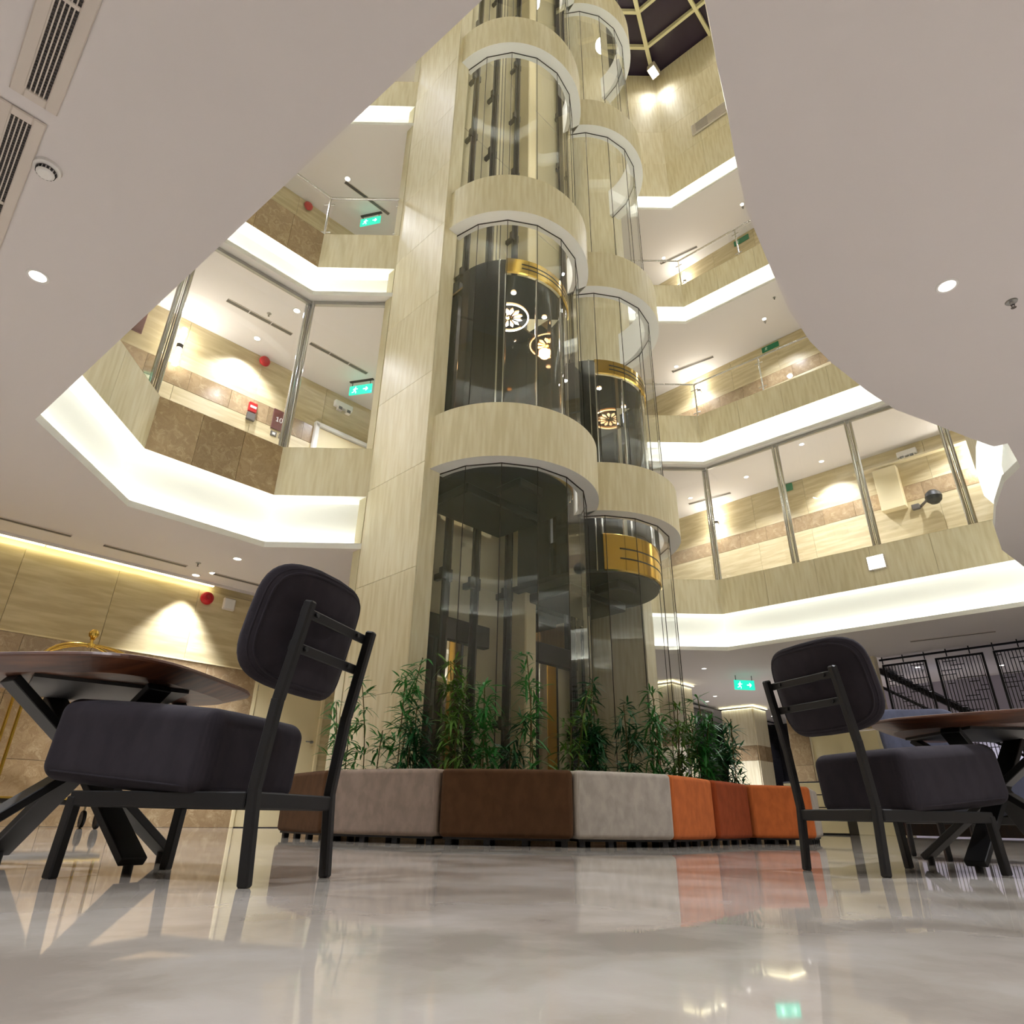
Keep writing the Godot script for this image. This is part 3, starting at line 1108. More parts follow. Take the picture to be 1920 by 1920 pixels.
	bx.box(Vector3(-0.1, h + 0.12, 0.55), Vector3(0.22, 0.24, 0.2), Basis.IDENTITY, 0.02)
	part(t, "control_box", bx, mat(C8(214, 140, 40), 0.5))


# ---------------------------------------------------------------- gallery railings and fittings

func chrome_post(parent: Node, p: Vector2, y0: float, y1: float, e: Vector2) -> void:
	var b := MB.new()
	for s in [-1.0, 1.0]:
		b.rod(V(p.x + e.x * 0.05 * s, y0, p.y + e.y * 0.05 * s), V(p.x + e.x * 0.05 * s, y1, p.y + e.y * 0.05 * s), 0.033, 12)
	b.box(V(p.x, (y0 + y1) * 0.5, p.y), Vector3(0.02, y1 - y0, 0.02))
	part(parent, "post", b, M.chrome)


# full height glazing of the first gallery
func gallery_glazing() -> void:
	var off := offset_line(ring, 0.17)
	var m := ring.size()
	var y0 := pt(1); var y1 := cv(2) - 0.02
	var groups := [[[off[m - 4], off[m - 3], off[m - 2], off[m - 1]], "glazed screen of the first gallery left of the tower"], [[off[0], off[1], off[2], off[3], Vector2(-4.96, off[3].y + 0.09), Vector2(-3.34, off[3].y + 0.18), Vector2(-1.69, off[3].y + 0.27), off[4]], "glazed screen of the first gallery right of the tower"]]
	for gi in 2:
		var w := struct("window_%d" % (11 + gi), groups[gi][1])
		var P: Array = groups[gi][0]
		var rail := MB.new()
		for i in P.size() - 1:
			var a: Vector2 = P[i]; var b: Vector2 = P[i + 1]
			var e := (b - a).normalized()
			var g := MB.new()
			face_quad(g, a + e * 0.05, b - e * 0.05, y0 + 0.02, y1 - 0.05, Vector2(e.y, -e.x))
			part(w, "pane", g, M.glass)
			rail.span(V(a.x, y1 - 0.03, a.y), V(b.x, y1 - 0.03, b.y), 0.06, 0.06)
			if i > 0:
				chrome_post(w, a, y0, y1, e)
		part(w, "top_rail", rail, M.steel)


func balustrades(k: int) -> void:
	var off := offset_line(ring, 0.12)
	var m := ring.size()
	var y0 := pt(k); var y1 := y0 + 1.08
	var names := ["first", "second", "third", "fourth"]
	var groups := [[[off[m - 4], off[m - 3], off[m - 2], off[m - 1]], "left of the tower"], [[off[0], off[1], off[2], off[3], Vector2(-4.96, off[3].y + 0.09), Vector2(-3.34, off[3].y + 0.18), Vector2(-1.69, off[3].y + 0.27), off[4]], "right of the tower"]]
	for gi in 2:
		var w := thing("glass_balustrade", "glass balustrade with steel handrail on the %s gallery, %s" % [names[k - 1], groups[gi][1]], "balustrade")
		var P: Array = groups[gi][0]
		var rail := MB.new()
		for i in P.size() - 1:
			var a: Vector2 = P[i]; var b: Vector2 = P[i + 1]
			var e := (b - a).normalized()
			rail.rod(V(a.x, y1, a.y), V(b.x, y1, b.y), 0.024, 10)
			var g := MB.new()
			face_quad(g, a + e * 0.07, b - e * 0.07, y0 + 0.05, y1 - 0.09, Vector2(e.y, -e.x))
			part(w, "glass_panel", g, M.glass)
			if i == P.size() - 2 and gi == 0:
				chrome_rail_post(w, b - e * 0.06, y0, y1, e)
			chrome_rail_post(w, a, y0, y1, e)
		part(w, "handrail", rail, M.chrome)


func chrome_rail_post(w: Node, p: Vector2, y0: float, y1: float, e: Vector2) -> void:
	var b := MB.new()
	b.rod(V(p.x, y0, p.y), V(p.x, y1, p.y), 0.02, 10)
	b.lathe(V(p.x, y0, p.y), [Vector2(0.05, 0.0), Vector2(0.05, 0.015), Vector2(0.02, 0.02)], 14)
	var po := part(w, "post", b, M.chrome)
	for y in [y0 + 0.18, y1 - 0.18]:
		for s in [-1.0, 1.0]:
			var c := MB.new()
			c.rod(V(p.x, y, p.y), V(p.x + e.x * 0.1 * s, y, p.y + e.y * 0.1 * s), 0.014, 8)
			part(po, "clamp", c, M.chrome)


func wall_sconce(at: Vector3, nrm: Vector3, label: String, e: float) -> void:
	var t := thing("wall_sconce", label, "wall lamp", at)
	var c := nrm * 0.09
	var b := MB.new()
	b.rod(c + Vector3.DOWN * 0.04, c + Vector3.UP * 0.04, 0.055, 16)
	b.box(nrm * 0.03, Vector3(0.06, 0.07, 0.06))
	part(t, "body", b, M.grille)
	for s in [-1.0, 1.0]:
		var l := MB.new()
		l.rod(c + Vector3.UP * 0.04 * s, c + Vector3.UP * 0.4 * s, 0.045, 14)
		part(t, "glass_tube", l, M.sconce)
		omni(at + c + Vector3.UP * 0.22 * s, e * 0.12, Color(1, 0.99, 0.95), 0.05)


func fire_bell(at: Vector3, nrm: Vector3, label: String) -> void:
	var t := thing("fire_bell", label, "fire bell", at)
	var B := Basis(nrm.cross(Vector3.UP).normalized(), nrm, Vector3.UP) if true else Basis.IDENTITY
	var x := Vector3.UP.cross(nrm).normalized()
	B = Basis(x, nrm, x.cross(nrm))
	var b := MB.new()
	b.lathe(Vector3.ZERO, [Vector2(0.105, 0.05), Vector2(0.105, 0.07), Vector2(0.095, 0.1), Vector2(0.06, 0.122), Vector2(0.0, 0.128)], 24, 0, TAU, B)
	b.lathe(Vector3.ZERO, [Vector2(0.0, 0.05), Vector2(0.105, 0.05)], 24, 0, TAU, B)
	part(t, "gong", b, M.red)
	var c := MB.new()
	c.lathe(Vector3.ZERO, [Vector2(0.06, 0.0), Vector2(0.06, 0.05)], 16, 0, TAU, B)
	part(t, "mount", c, M.redc)
	var h := MB.new()
	h.lathe(Vector3.ZERO, [Vector2(0.03, 0.127), Vector2(0.026, 0.135), Vector2(0.0, 0.138)], 12, 0, TAU, B)
	part(t, "hub", h, M.redc)


# pictogram of a running figure and an arrow, built flat on a plate whose face looks along nrm
func exit_sign(at: Vector3, nrm: Vector3, w: float, hgt: float, lit: bool, drop: float, label: String, arrow := true) -> void:
	var t := thing("exit_sign", label, "exit sign", at)
	var x := Vector3.UP.cross(nrm).normalized()
	var B := Basis(x, Vector3.UP, nrm)
	var pl := MB.new()
	pl.box(Vector3.ZERO, Vector3(w, hgt, 0.03), B, 0.004)
	part(t, "plate", pl, M.exit if lit else M.exit_dim)
	var f := MB.new()
	var z := nrm * 0.017
	var u := hgt
	var ox := -w * 0.24
	for sg in [[0.02, 0.30, 0.09, 0.30, 0.11], [0.05, 0.2, -0.02, -0.06, 0.13], [-0.02, -0.06, 0.12, -0.2, 0.075], [0.12, -0.2, 0.1, -0.38, 0.065], [-0.02, -0.04, -0.12, -0.22, 0.075], [-0.12, -0.22, -0.28, -0.26, 0.06], [0.05, 0.16, 0.2, 0.06, 0.06], [0.2, 0.06, 0.28, 0.12, 0.05], [0.04, 0.16, -0.12, 0.12, 0.06], [-0.12, 0.12, -0.18, 0.0, 0.05]]:
		var a: Vector3 = z + x * (ox + sg[0] * u) + Vector3.UP * sg[1] * u
		var b: Vector3 = z + x * (ox + sg[2] * u) + Vector3.UP * sg[3] * u
		f.span(a, b, sg[4] * u, 0.004, nrm)
	part(t, "figure", f, M.pict if lit else M.pict_dim)
	if arrow:
		var ar := MB.new()
		var c := z + x * w * 0.22
		ar.span(c - x * u * 0.22, c + x * u * 0.2, u * 0.1, 0.004, nrm)
		ar.span(c + x * u * 0.24, c + x * u * 0.05 + Vector3.UP * u * 0.2, u * 0.09, 0.004, nrm)
		ar.span(c + x * u * 0.24, c + x * u * 0.05 - Vector3.UP * u * 0.2, u * 0.09, 0.004, nrm)
		part(t, "arrow", ar, M.pict if lit else M.pict_dim)
	if drop > 0.0:
		var bar := MB.new()
		for s in [-0.4, 0.4]:
			bar.rod(x * w * s + Vector3.UP * hgt * 0.5, x * w * s + Vector3.UP * (hgt * 0.5 + drop), 0.008, 8)
		bar.box(Vector3.UP * (hgt * 0.5 + drop - 0.01), Vector3(w * 1.05, 0.02, 0.06), B)
		part(t, "hanger", bar, M.black)
	if lit:
		area(at + nrm * 0.03, nrm, x, w, hgt, 0.02, Color(0.15, 0.9, 0.75))


func slot_diffuser(a: Vector2, b: Vector2, y: float, segs: int, label: String) -> void:
	var t := thing("slot_diffuser", label, "air diffuser")
	for i in segs:
		var p := a.lerp(b, (i + 0.01) / segs); var q := a.lerp(b, (i + 0.97) / segs)
		var m := MB.new()
		var e := (q - p).normalized()
		var o := Vector2(-e.y, e.x) * 0.045
		for s in [-1.0, 1.0]:
			m.span(V(p.x + o.x * s, y - 0.004, p.y + o.y * s), V(q.x + o.x * s, y - 0.004, q.y + o.y * s), 0.012, 0.012)
		part(t, "frame", m, M.fitting)
		var sl := MB.new()
		sl.span(V(p.x, y - 0.003, p.y), V(q.x, y - 0.003, q.y), 0.075, 0.006)
		part(t, "slot", sl, M.slot)


func return_grille(c: Vector2, y: float, long: float, wide: float, segs: int, label: String) -> void:
	var t := thing("return_grille", label, "air grille", V(c.x, y, c.y))
	var fr := MB.new()
	for s in [-1.0, 1.0]:
		fr.box(Vector3(0, -0.008, s * (wide * 0.5 + 0.03)), Vector3(long + 0.12, 0.016, 0.06), Basis.IDENTITY, 0.005)
		fr.box(Vector3(s * (long * 0.5 + 0.03), -0.008, 0), Vector3(0.06, 0.016, wide), Basis.IDENTITY, 0.005)
	for i in range(1, segs):
		fr.box(Vector3(-long * 0.5 + long * i / segs, -0.008, 0), Vector3(0.025, 0.016, wide), Basis.IDENTITY, 0.004)
	part(t, "frame", fr, M.fitting)
	var bk := MB.new()
	bk.box(Vector3(0, -0.0015, 0), Vector3(long, 0.003, wide))
	part(t, "back", bk, M.grille)
	for i in 5:
		var f := MB.new()
		f.box(Vector3(0, -0.009, lerpf(-wide * 0.5, wide * 0.5, (i + 0.5) / 5.0) + 0.008), Vector3(long, 0.01, 0.006))
		part(t, "blade", f, M.fitting)
	var cr := MB.new()
	var n := int(long / 0.022)
	for i in n:
		cr.box(Vector3(-long * 0.5 + long * (i + 0.5) / n, -0.006, 0), Vector3(0.004, 0.006, wide))
	var o := part(t, "cross_blades", cr, M.slot)
	o.set_meta("kind", "stuff")


func smoke_detector(at: Vector3, label: String) -> void:
	var t := thing("smoke_detector", label, "smoke detector", at)
	var b := MB.new()
	b.lathe(Vector3.ZERO, [Vector2(0.075, 0.0), Vector2(0.072, -0.018), Vector2(0.06, -0.024), Vector2(0.056, -0.03)], 24)
	part(t, "base", b, M.plastic)
	var c := MB.new()
	c.lathe(Vector3.ZERO, [Vector2(0.05, -0.03), Vector2(0.048, -0.05), Vector2(0.036, -0.058), Vector2(0.0, -0.06)], 24)
	part(t, "cap", c, M.plastic)
	for i in 16:
		var v := MB.new()
		var a := TAU * i / 16
		v.box(Vector3(cos(a) * 0.049, -0.04, sin(a) * 0.049), Vector3(0.006, 0.016, 0.012), Basis(Vector3.UP, -a))
		part(t, "vent", v, M.blackm)


func sprinkler(at: Vector3, label: String, group := "") -> void:
	var t := thing("sprinkler", label, "sprinkler", at, 0.0, group)
	var b := MB.new()
	b.lathe(Vector3.ZERO, [Vector2(0.04, 0.0), Vector2(0.036, -0.008), Vector2(0.014, -0.01), Vector2(0.01, -0.03)], 18)
	part(t, "rosette", b, M.steel)
	var d := MB.new()
	for s in [-1.0, 1.0]:
		d.rod(Vector3(0.012 * s, -0.025, 0), Vector3(0.004 * s, -0.055, 0), 0.003, 6)
	d.lathe(Vector3(0, -0.055, 0), [Vector2(0.0, -0.004), Vector2(0.018, 0.0)], 12)
	part(t, "deflector", d, M.slot)


func fittings() -> void:
	# near ceiling
	return_grille(Vector2(-2.42, -0.265), H1, 1.86, 0.1, 3, "")
	var g := get_node("return_grille")
	g.set_meta("label", "large white air grille in the near ceiling, the longer one above the camera")
	return_grille(Vector2(-4.3, -0.29), H1, 1.46, 0.1, 2, "second white air grille in the near ceiling, further left")
	smoke_detector(V(-3.82, H1, -0.11), "round white smoke detector on the near ceiling")
	downlight(-4.87, H1, 0.06, "recessed downlight in the near ceiling left of the opening, below the smoke detector", DOWN, 60.0)
	downlight(-0.28, H1, 4.57, "recessed downlight in the near ceiling right of the opening", DOWN, 60.0)
	sprinkler(V(0.01, H1, 5.06), "chrome fire sprinkler on the near ceiling right of the opening")
	# further ground floor downlights, partly out of view
	for p in [[2.2, 2.6], [1.6, 7.2], [-1.4, -1.6], [-5.0, -1.6], [-9.0, -1.6], [3.8, 5.2], [1.4, 10.6], [3.8, -1.0]]:
		downlight(p[0], H1, p[1], "recessed downlight in the ground floor ceiling beyond the picture", DOWN, 60.0, "ground floor downlights out of view")
	downlight(-9.29, H1, 3.53, "recessed downlight in the lobby ceiling left of the tower", DOWN)
	downlight(-10.5, H1, 3.4, "recessed downlight close to the left lobby wall, washing it", DOWN * 0.9, 38.0)
	downlight(-10.2, H1, 3.55, "small recessed downlight beside the wall washer at the left lobby wall", DOWN * 0.3, 40.0)
	sprinkler(V(-9.9, H1, 3.2), "fire sprinkler between the slots of the left lobby ceiling")
	slot_diffuser(Vector2(-10.15, -0.6), Vector2(-10.15, 1.6), H1, 2, "long air slot in the left lobby ceiling, nearest the camera")
	slot_diffuser(Vector2(-10.18, 1.97), Vector2(-10.18, 3.17), H1, 1, "long air slot in the middle of the left lobby ceiling")
	slot_diffuser(Vector2(-10.2, 3.55), Vector2(-10.2, 4.6), H1, 1, "long air slot in the left lobby ceiling by the door")
	slot_diffuser(Vector2(-3.5, 15.15), Vector2(-2.0, 15.35), H1, 1, "long air slot in the far lobby ceiling above the lattice screens")
	var far := [[-2.6, 18.9], [-9.74, 18.5], [-10.4, 19.2], [-10.2, 23.4], [-4.1, 17.9], [-6.5, 19.5], [-8.0, 14.8]]
	for p in far:
		downlight(p[0], H1, p[1], "tiny recessed downlight in the far lobby ceiling by the green exit sign", DOWN, 55.0, "far lobby downlights")
	sprinkler(V(-4.1, H1, 18.3), "fire sprinkler in the far lobby ceiling, left one", "")
	fire_bell(V(WL + 0.03, 3.36, 3.72), Vector3.RIGHT, "red fire alarm bell high on the left lobby wall")
	var sp := thing("wall_speaker", "square grey loudspeaker high on the left lobby wall beside the bell", "loudspeaker", V(WL + 0.03, 3.35, 4.1))
	var sb := MB.new()
	sb.box(Vector3(0.03, 0, 0), Vector3(0.06, 0.2, 0.2), Basis.IDENTITY, 0.012)
	part(sp, "case", sb, M.fitting)
	var sg := MB.new()
	sg.box(Vector3(0.063, 0, 0), Vector3(0.006, 0.16, 0.16), Basis.IDENTITY, 0.002)
	part(sp, "grille_cloth", sg, M.plastic)
	# the hanging exit sign at the far side
	exit_sign(V(-7.68, 3.38, 16.2), Vector3(0.78, 0, 0.62).normalized(), 0.54, 0.24, true, 0.14, "lit green exit sign with a running figure hanging from the far lobby ceiling")
	# parapet lamp
	var pl := thing("parapet_lamp", "bright square floodlight on the right first-floor parapet", "wall lamp", V(-3.38, 4.9, 13.63))
	var pbx := MB.new()
	pbx.box(Vector3(0, 0, 0), Vector3(0.34, 0.3, 0.06), Basis.IDENTITY, 0.02)
	part(pl, "case", pbx, M.fitting)
	var ple := MB.new()
	ple.box(Vector3(0, 0, 0.034), Vector3(0.3, 0.26, 0.01), Basis.IDENTITY, 0.004)
	part(pl, "lens", ple, M.sconce)
	area(V(-3.38, 4.9, 13.57), Vector3(0, -0.2, 1), Vector3.RIGHT, 0.3, 0.26, 1.2)
	# first gallery, left
	var y2 := cv(2)
	for p in [[-9.11, 3.59], [-10.34, 3.44], [-9.2, 1.2], [-9.4, 5.6]]:
		downlight(p[0], y2, p[1], "recessed downlight in the first gallery ceiling left of the tower", GALL, 60.0, "first gallery downlights, left")
	slot_diffuser(Vector2(-9.75, 2.6), Vector2(-9.75, 3.85), y2, 3, "grey air slot in the first gallery ceiling, in front of the bell")
	slot_diffuser(Vector2(-9.72, 4.2), Vector2(-9.72, 5.5), y2, 3, "grey air slot in the first gallery ceiling, nearer the tower")
	sprinkler(V(-9.54, y2, 3.28), "fire sprinkler beside the air slot of the left first gallery")
	fire_bell(V(WL + 0.03, 8.2, 3.8), Vector3.RIGHT, "red fire alarm bell on the first gallery wall, left")
	wall_sconce(V(WL + 0.03, 7.65, 2.3), Vector3.RIGHT, "up and down wall lamp on the left first gallery behind the chrome post", 3.0)
	exit_sign(V(-10.0, 8.1, 5.55), Vector3(0.5, -0.1, 0.85).normalized(), 0.5, 0.22, true, 0.12, "lit green exit sign hanging on the left first gallery by the tower")
	exit_sign(V(-10.0, cv(3) - 0.23, 5.2), Vector3(0.5, -0.1, 0.85).normalized(), 0.5, 0.22, true, 0.12, "lit green exit sign hanging on the left second gallery by the tower")
	var ex := thing("alarm_call_point", "red fire call point with a grey box below on the left first gallery wall", "call point", V(WL + 0.03, 7.02, 3.78))
	var e1 := MB.new()
	e1.box(Vector3(0.03, 0.1, 0), Vector3(0.06, 0.2, 0.16), Basis.IDENTITY, 0.01)
	part(ex, "red_box", e1, M.red)
	var e2 := MB.new()
	e2.box(Vector3(0.03, -0.1, 0), Vector3(0.06, 0.16, 0.16), Basis.IDENTITY, 0.01)
	part(ex, "grey_box", e2, M.slot)
	var e3 := MB.new()
	e3.box(Vector3(0.062, 0.1, 0), Vector3(0.006, 0.05, 0.12))
	part(ex, "white_label", e3, M.plastic)
	# room sign
	var rs := thing("room_sign", "brown room number board reading 101 on the left first gallery wall", "sign", V(WL + 0.03, 7.1, 4.36))
	var r1 := MB.new()
	r1.box(Vector3(0.015, 0, 0), Vector3(0.03, 0.44, 0.34), Basis.IDENTITY, 0.005)
	part(rs, "board", r1, M.signbrown)
	var tm := TextMesh.new()
	var sf := SystemFont.new()
	sf.font_names = PackedStringArray(["Droid Serif"])
	tm.font = sf
	tm.text = "101"
	tm.font_size = 32
	tm.pixel_size = 0.0042
	tm.depth = 0.004
	part(rs, "lettering", tm, M.plastic, Vector3(0.033, 0, 0), Basis(Vector3.UP, PI / 2))
	for i in 2:
		var sw := thing("switch_plate", ["grey switch plate below the brown room sign, left one", "grey switch plate below the brown room sign, right one"][i], "switch", V(WL + 0.03, 6.78, 4.27 + 0.17 * i))
		var s1 := MB.new()
		s1.box(Vector3(0.01, 0, 0), Vector3(0.02, 0.1, 0.12), Basis.IDENTITY, 0.004)
		part(sw, "plate", s1, M.slot)
		var s2 := MB.new()
		s2.box(Vector3(0.023, 0, 0), Vector3(0.006, 0.05, 0.06), Basis.IDENTITY, 0.002)
		part(sw, "rocker", s2, M.plastic)
	var rs2 := thing("room_sign", "brown sign board high on the left first gallery wall, cut off by the near ceiling", "sign", V(WL + 0.03, 7.9, 1.55))
	var r2 := MB.new()
	r2.box(Vector3(0.015, 0, 0), Vector3(0.03, 0.6, 0.3), Basis.IDENTITY, 0.005)
	part(rs2, "board", r2, M.signbrown)
	var r3 := MB.new()
	r3.box(Vector3(0.033, 0.1, 0), Vector3(0.006, 0.12, 0.2), Basis.IDENTITY, 0.002)
	part(rs2, "plate", r3, M.redc)
	emergency_light(V(WL + 0.03, 8.05, 5.6), Vector3.RIGHT, "white twin-spot emergency light on the left first gallery wall by the tower")
	var dg := struct("door_4", "cream double door with a light frame on the left first gallery")
	var dl := MB.new()
	dl.box(V(WL + 0.03, 6.25, 6.0), Vector3(0.06, 2.15, 1.7), Basis.IDENTITY, 0.006)
	part(dg, "door_leaf", dl, M.cream_door)
	var df := MB.new()
	df.box(V(WL + 0.06, 7.38, 6.0), Vector3(0.1, 0.09, 1.9), Basis.IDENTITY, 0.01)
	df.box(V(WL + 0.06, 6.28, 5.1), Vector3(0.1, 2.2, 0.09), Basis.IDENTITY, 0.01)
	part(dg, "door_frame", df, M.white)
	# second and third gallery, left
	for k in [2, 3]:
		var y := cv(k + 1)
		for p in [[-9.6, 4.3], [-9.2, 1.6], [-9.6, 6.2]]:
			downlight(p[0], y, p[1], "recessed downlight in the %s gallery ceiling left of the tower" % ["second", "third"][k - 2], GALL, 60.0, "%s gallery downlights, left" % ["second", "third"][k - 2])
		slot_diffuser(Vector2(-9.7, 4.3), Vector2(-9.7, 5.5), y, 2, "grey air slot in the %s gallery ceiling left of the tower" % ["second", "third"][k - 2])
	fire_bell(V(WL + 0.03, 12.7, 4.0), Vector3.RIGHT, "red fire alarm bell on the second gallery wall, left")
	# first gallery, right
	for p in [[-4.49, 14.17], [-4.47, 15.3], [-7.9, 14.9], [-2.0, 14.9], [-6.2, 14.8]]:
		downlight(p[0], y2, p[1], "recessed downlight in the first gallery ceiling right of the tower", GALL, 60.0, "first gallery downlights, right")
	slot_diffuser(Vector2(-8.14, 15.2), Vector2(-6.9, 15.35), y2, 1, "thin air slot in the first gallery ceiling right of the tower")
	wall_sconce(V(-7.66, 7.8, WF - 0.03), Vector3(0, 0, 1), "up and down wall lamp on the right first gallery next to the tower", 3.0)
	wall_sconce(V(-1.5, 7.5, WF - 0.03), Vector3(0, 0, 1), "up and down wall lamp at the far right end of the first gallery", 3.0)
	exit_sign(V(-5.63, 8.2, WF - 0.05), Vector3(0, 0, 1), 0.34, 0.2, false, 0.0, "small unlit green exit sign on the right first gallery wall", false)
	var px := struct("column", "cream pilaster box on the right first gallery wall")
	var pxb := MB.new()
	pxb.box(V(-3.27, 7.3, WF - 0.14), Vector3(0.5, 1.05, 0.22), Basis.IDENTITY, 0.006)
	part(px, "casing", pxb, M.cream_door)
	var pxl := MB.new()
	pxl.box(V(-2.7, 7.93, WF - 0.1), Vector3(2.5, 0.05, 0.14), Basis.IDENTITY, 0.006)
	part(px, "ledge", pxl, M.cream)
	emergency_light(V(-2.75, 8.1, WF - 0.03), Vector3(0, 0, 1), "white twin-spot emergency light on the right first gallery wall")
	var cc := thing("camera_ball", "black ball security camera on a short arm on the right first gallery wall", "camera", V(-2.5, 6.75, WF - 0.03))
	var c1 := MB.new()
	c1.lathe(Vector3(0.06, 0, 0.3), [Vector2(0, 0.17), Vector2(0.085, 0.147), Vector2(0.147, 0.085), Vector2(0.17, 0), Vector2(0.147, -0.085), Vector2(0.085, -0.147), Vector2(0, -0.17)], 20)
	part(cc, "ball", c1, M.blackm)
	var c2 := MB.new()
	c2.rod(Vector3(-0.28, -0.02, 0.0), Vector3(-0.06, 0, 0.26), 0.03, 8)
	c2.box(Vector3(-0.36, -0.02, 0.05), Vector3(0.16, 0.12, 0.1), Basis.IDENTITY, 0.01)
	part(cc, "arm", c2, M.slot)
	# upper galleries, right
	for k in [2, 3]:
		var y := cv(k + 1)
		var nm: String = ["second", "third"][k - 2]
		for p in [[-7.9, 14.95], [-5.0, 14.8], [-2.4, 14.8]]:
			downlight(p[0], y, p[1], "recessed downlight in the %s gallery ceiling right of the tower" % nm, GALL, 60.0, "%s gallery downlights, right" % nm)
		wall_sconce(V(-7.66, pt(k) + 2.5, WF - 0.03), Vector3(0, 0, 1), "up and down wall lamp on the right %s gallery next to the tower" % nm, 3.0)
		slot_diffuser(Vector2(-8.1, 15.1), Vector2(-6.8, 15.3), y, 1, "thin air slot in the %s gallery ceiling right of the tower" % nm)
		for p in [[-5.03, 14.91], [-4.44, 14.2], [-8.09, 15.08]]:
			sprinkler(V(p[0], y, p[1]), "dark fire sprinkler in the %s gallery ceiling right of the tower" % nm, "%s gallery sprinklers" % nm)
	exit_sign(V(-5.34, 12.72, WF - 0.05), Vector3(0, 0, 1), 0.5, 0.17, false, 0.0, "small unlit green exit sign high on the right second gallery wall", false)
	exit_sign(V(-5.59, 17.2, WF - 0.05), Vector3(0, 0, 1), 0.5, 0.2, false, 0.0, "small unlit green exit sign high on the right third gallery wall", false)
	# vent high on the far atrium wall
	var vt := thing("wall_vent", "white air vent with a dark half high on the far atrium wall", "air vent", V(-5.0, 20.15, 13.5))
	var v1 := MB.new()
	v1.box(Vector3(0, 0, 0), Vector3(1.3, 0.46, 0.05), Basis(Vector3.UP, 0.03), 0.01)
	part(vt, "frame", v1, M.fitting)
	var v2 := MB.new()
	v2.box(Vector3(-0.34, 0, 0.03), Vector3(0.5, 0.38, 0.02))
	part(vt, "dark_core", v2, M.grille)
	for i in 9:
		var v3 := MB.new()
		v3.box(Vector3(0, -0.18 + 0.045 * i, 0.045), Vector3(1.2, 0.012, 0.02))
		part(vt, "blade", v3, M.fitting)


func emergency_light(at: Vector3, nrm: Vector3, label: String) -> void:
	var t := thing("emergency_light", label, "emergency light", at)
	var x := Vector3.UP.cross(nrm).normalized()
	var B := Basis(x, Vector3.UP, nrm)
	var b := MB.new()
	b.box(nrm * 0.05, Vector3(0.42, 0.14, 0.1), B, 0.012)
	part(t, "case", b, M.plastic)
	for s in [-0.1, 0.1]:
		var c := MB.new()
		c.box(nrm * 0.09 + x * s - Vector3.UP * 0.12, Vector3(0.11, 0.1, 0.08), B, 0.01)
		part(t, "spot_head", c, M.fitting)
		var l := MB.new()
		l.box(nrm * 0.132 + x * s - Vector3.UP * 0.12, Vector3(0.08, 0.07, 0.006), B)
		part(t, "spot_glass", l, M.grille)


# ---------------------------------------------------------------- furniture

func spow(v: float, e: float) -> float:
	return signf(v) * pow(absf(v), e)


# a padded shell: superellipse outline in x-y, lens-like section in z, then bent round a vertical axis
func pad_point(a: float, b: float, c: float, e: float, om: float, et: float, bend: float) -> Vector3:
	var r := spow(cos(et), 0.35)
	var x := a * r * spow(cos(om), e)
	var y := b * r * spow(sin(om), e)
	var z := c * spow(sin(et), 0.7)
	return bend_pt(Vector3(x, y, z), bend)


func bend_pt(p: Vector3, R: float) -> Vector3:
	var t := p.x / R
	return Vector3(sin(t) * (R - p.z), p.y, R - cos(t) * (R - p.z))


func pad(mb: MB, a: float, b: float, c: float, e: float, bend: float, B: Basis, at: Vector3) -> void:
	var nu := 44
	var nv := 16
	var P := []
	for j in nv + 1:
		var et := -PI / 2 + PI * j / nv
		var row := []
		for i in nu + 1:
			row.append(pad_point(a, b, c, e, TAU * i / nu, et, bend))
		P.append(row)
	var N := []
	for j in nv + 1:
		var row := []
		for i in nu + 1:
			var i0 := (i - 1 + nu) % nu; var i1 := (i + 1) % nu
			var j0 := maxi(j - 1, 0); var j1 := mini(j + 1, nv)
			var n: Vector3 = (P[j][i1] - P[j][i0]).cross(P[j1][i] - P[j0][i])
			if n.length() < 1e-9:
				n = Vector3(0, 0, -1 if j == 0 else 1)
			n = n.normalized()
			var ctr: Vector3 = P[j][i] - bend_pt(Vector3(clampf(P[j][i].x, -a * 0.6, a * 0.6), clampf(P[j][i].y, -b * 0.6, b * 0.6), 0), bend)
			if n.dot(ctr) < 0.0:
				n = -n
			row.append(n)
		N.append(row)
	for j in nv:
		for i in nu:
			mb.quad_s(at + B * P[j][i], at + B * P[j][i + 1], at + B * P[j + 1][i + 1], at + B * P[j + 1][i], B * N[j][i], B * N[j][i + 1], B * N[j + 1][i + 1], B * N[j + 1][i])


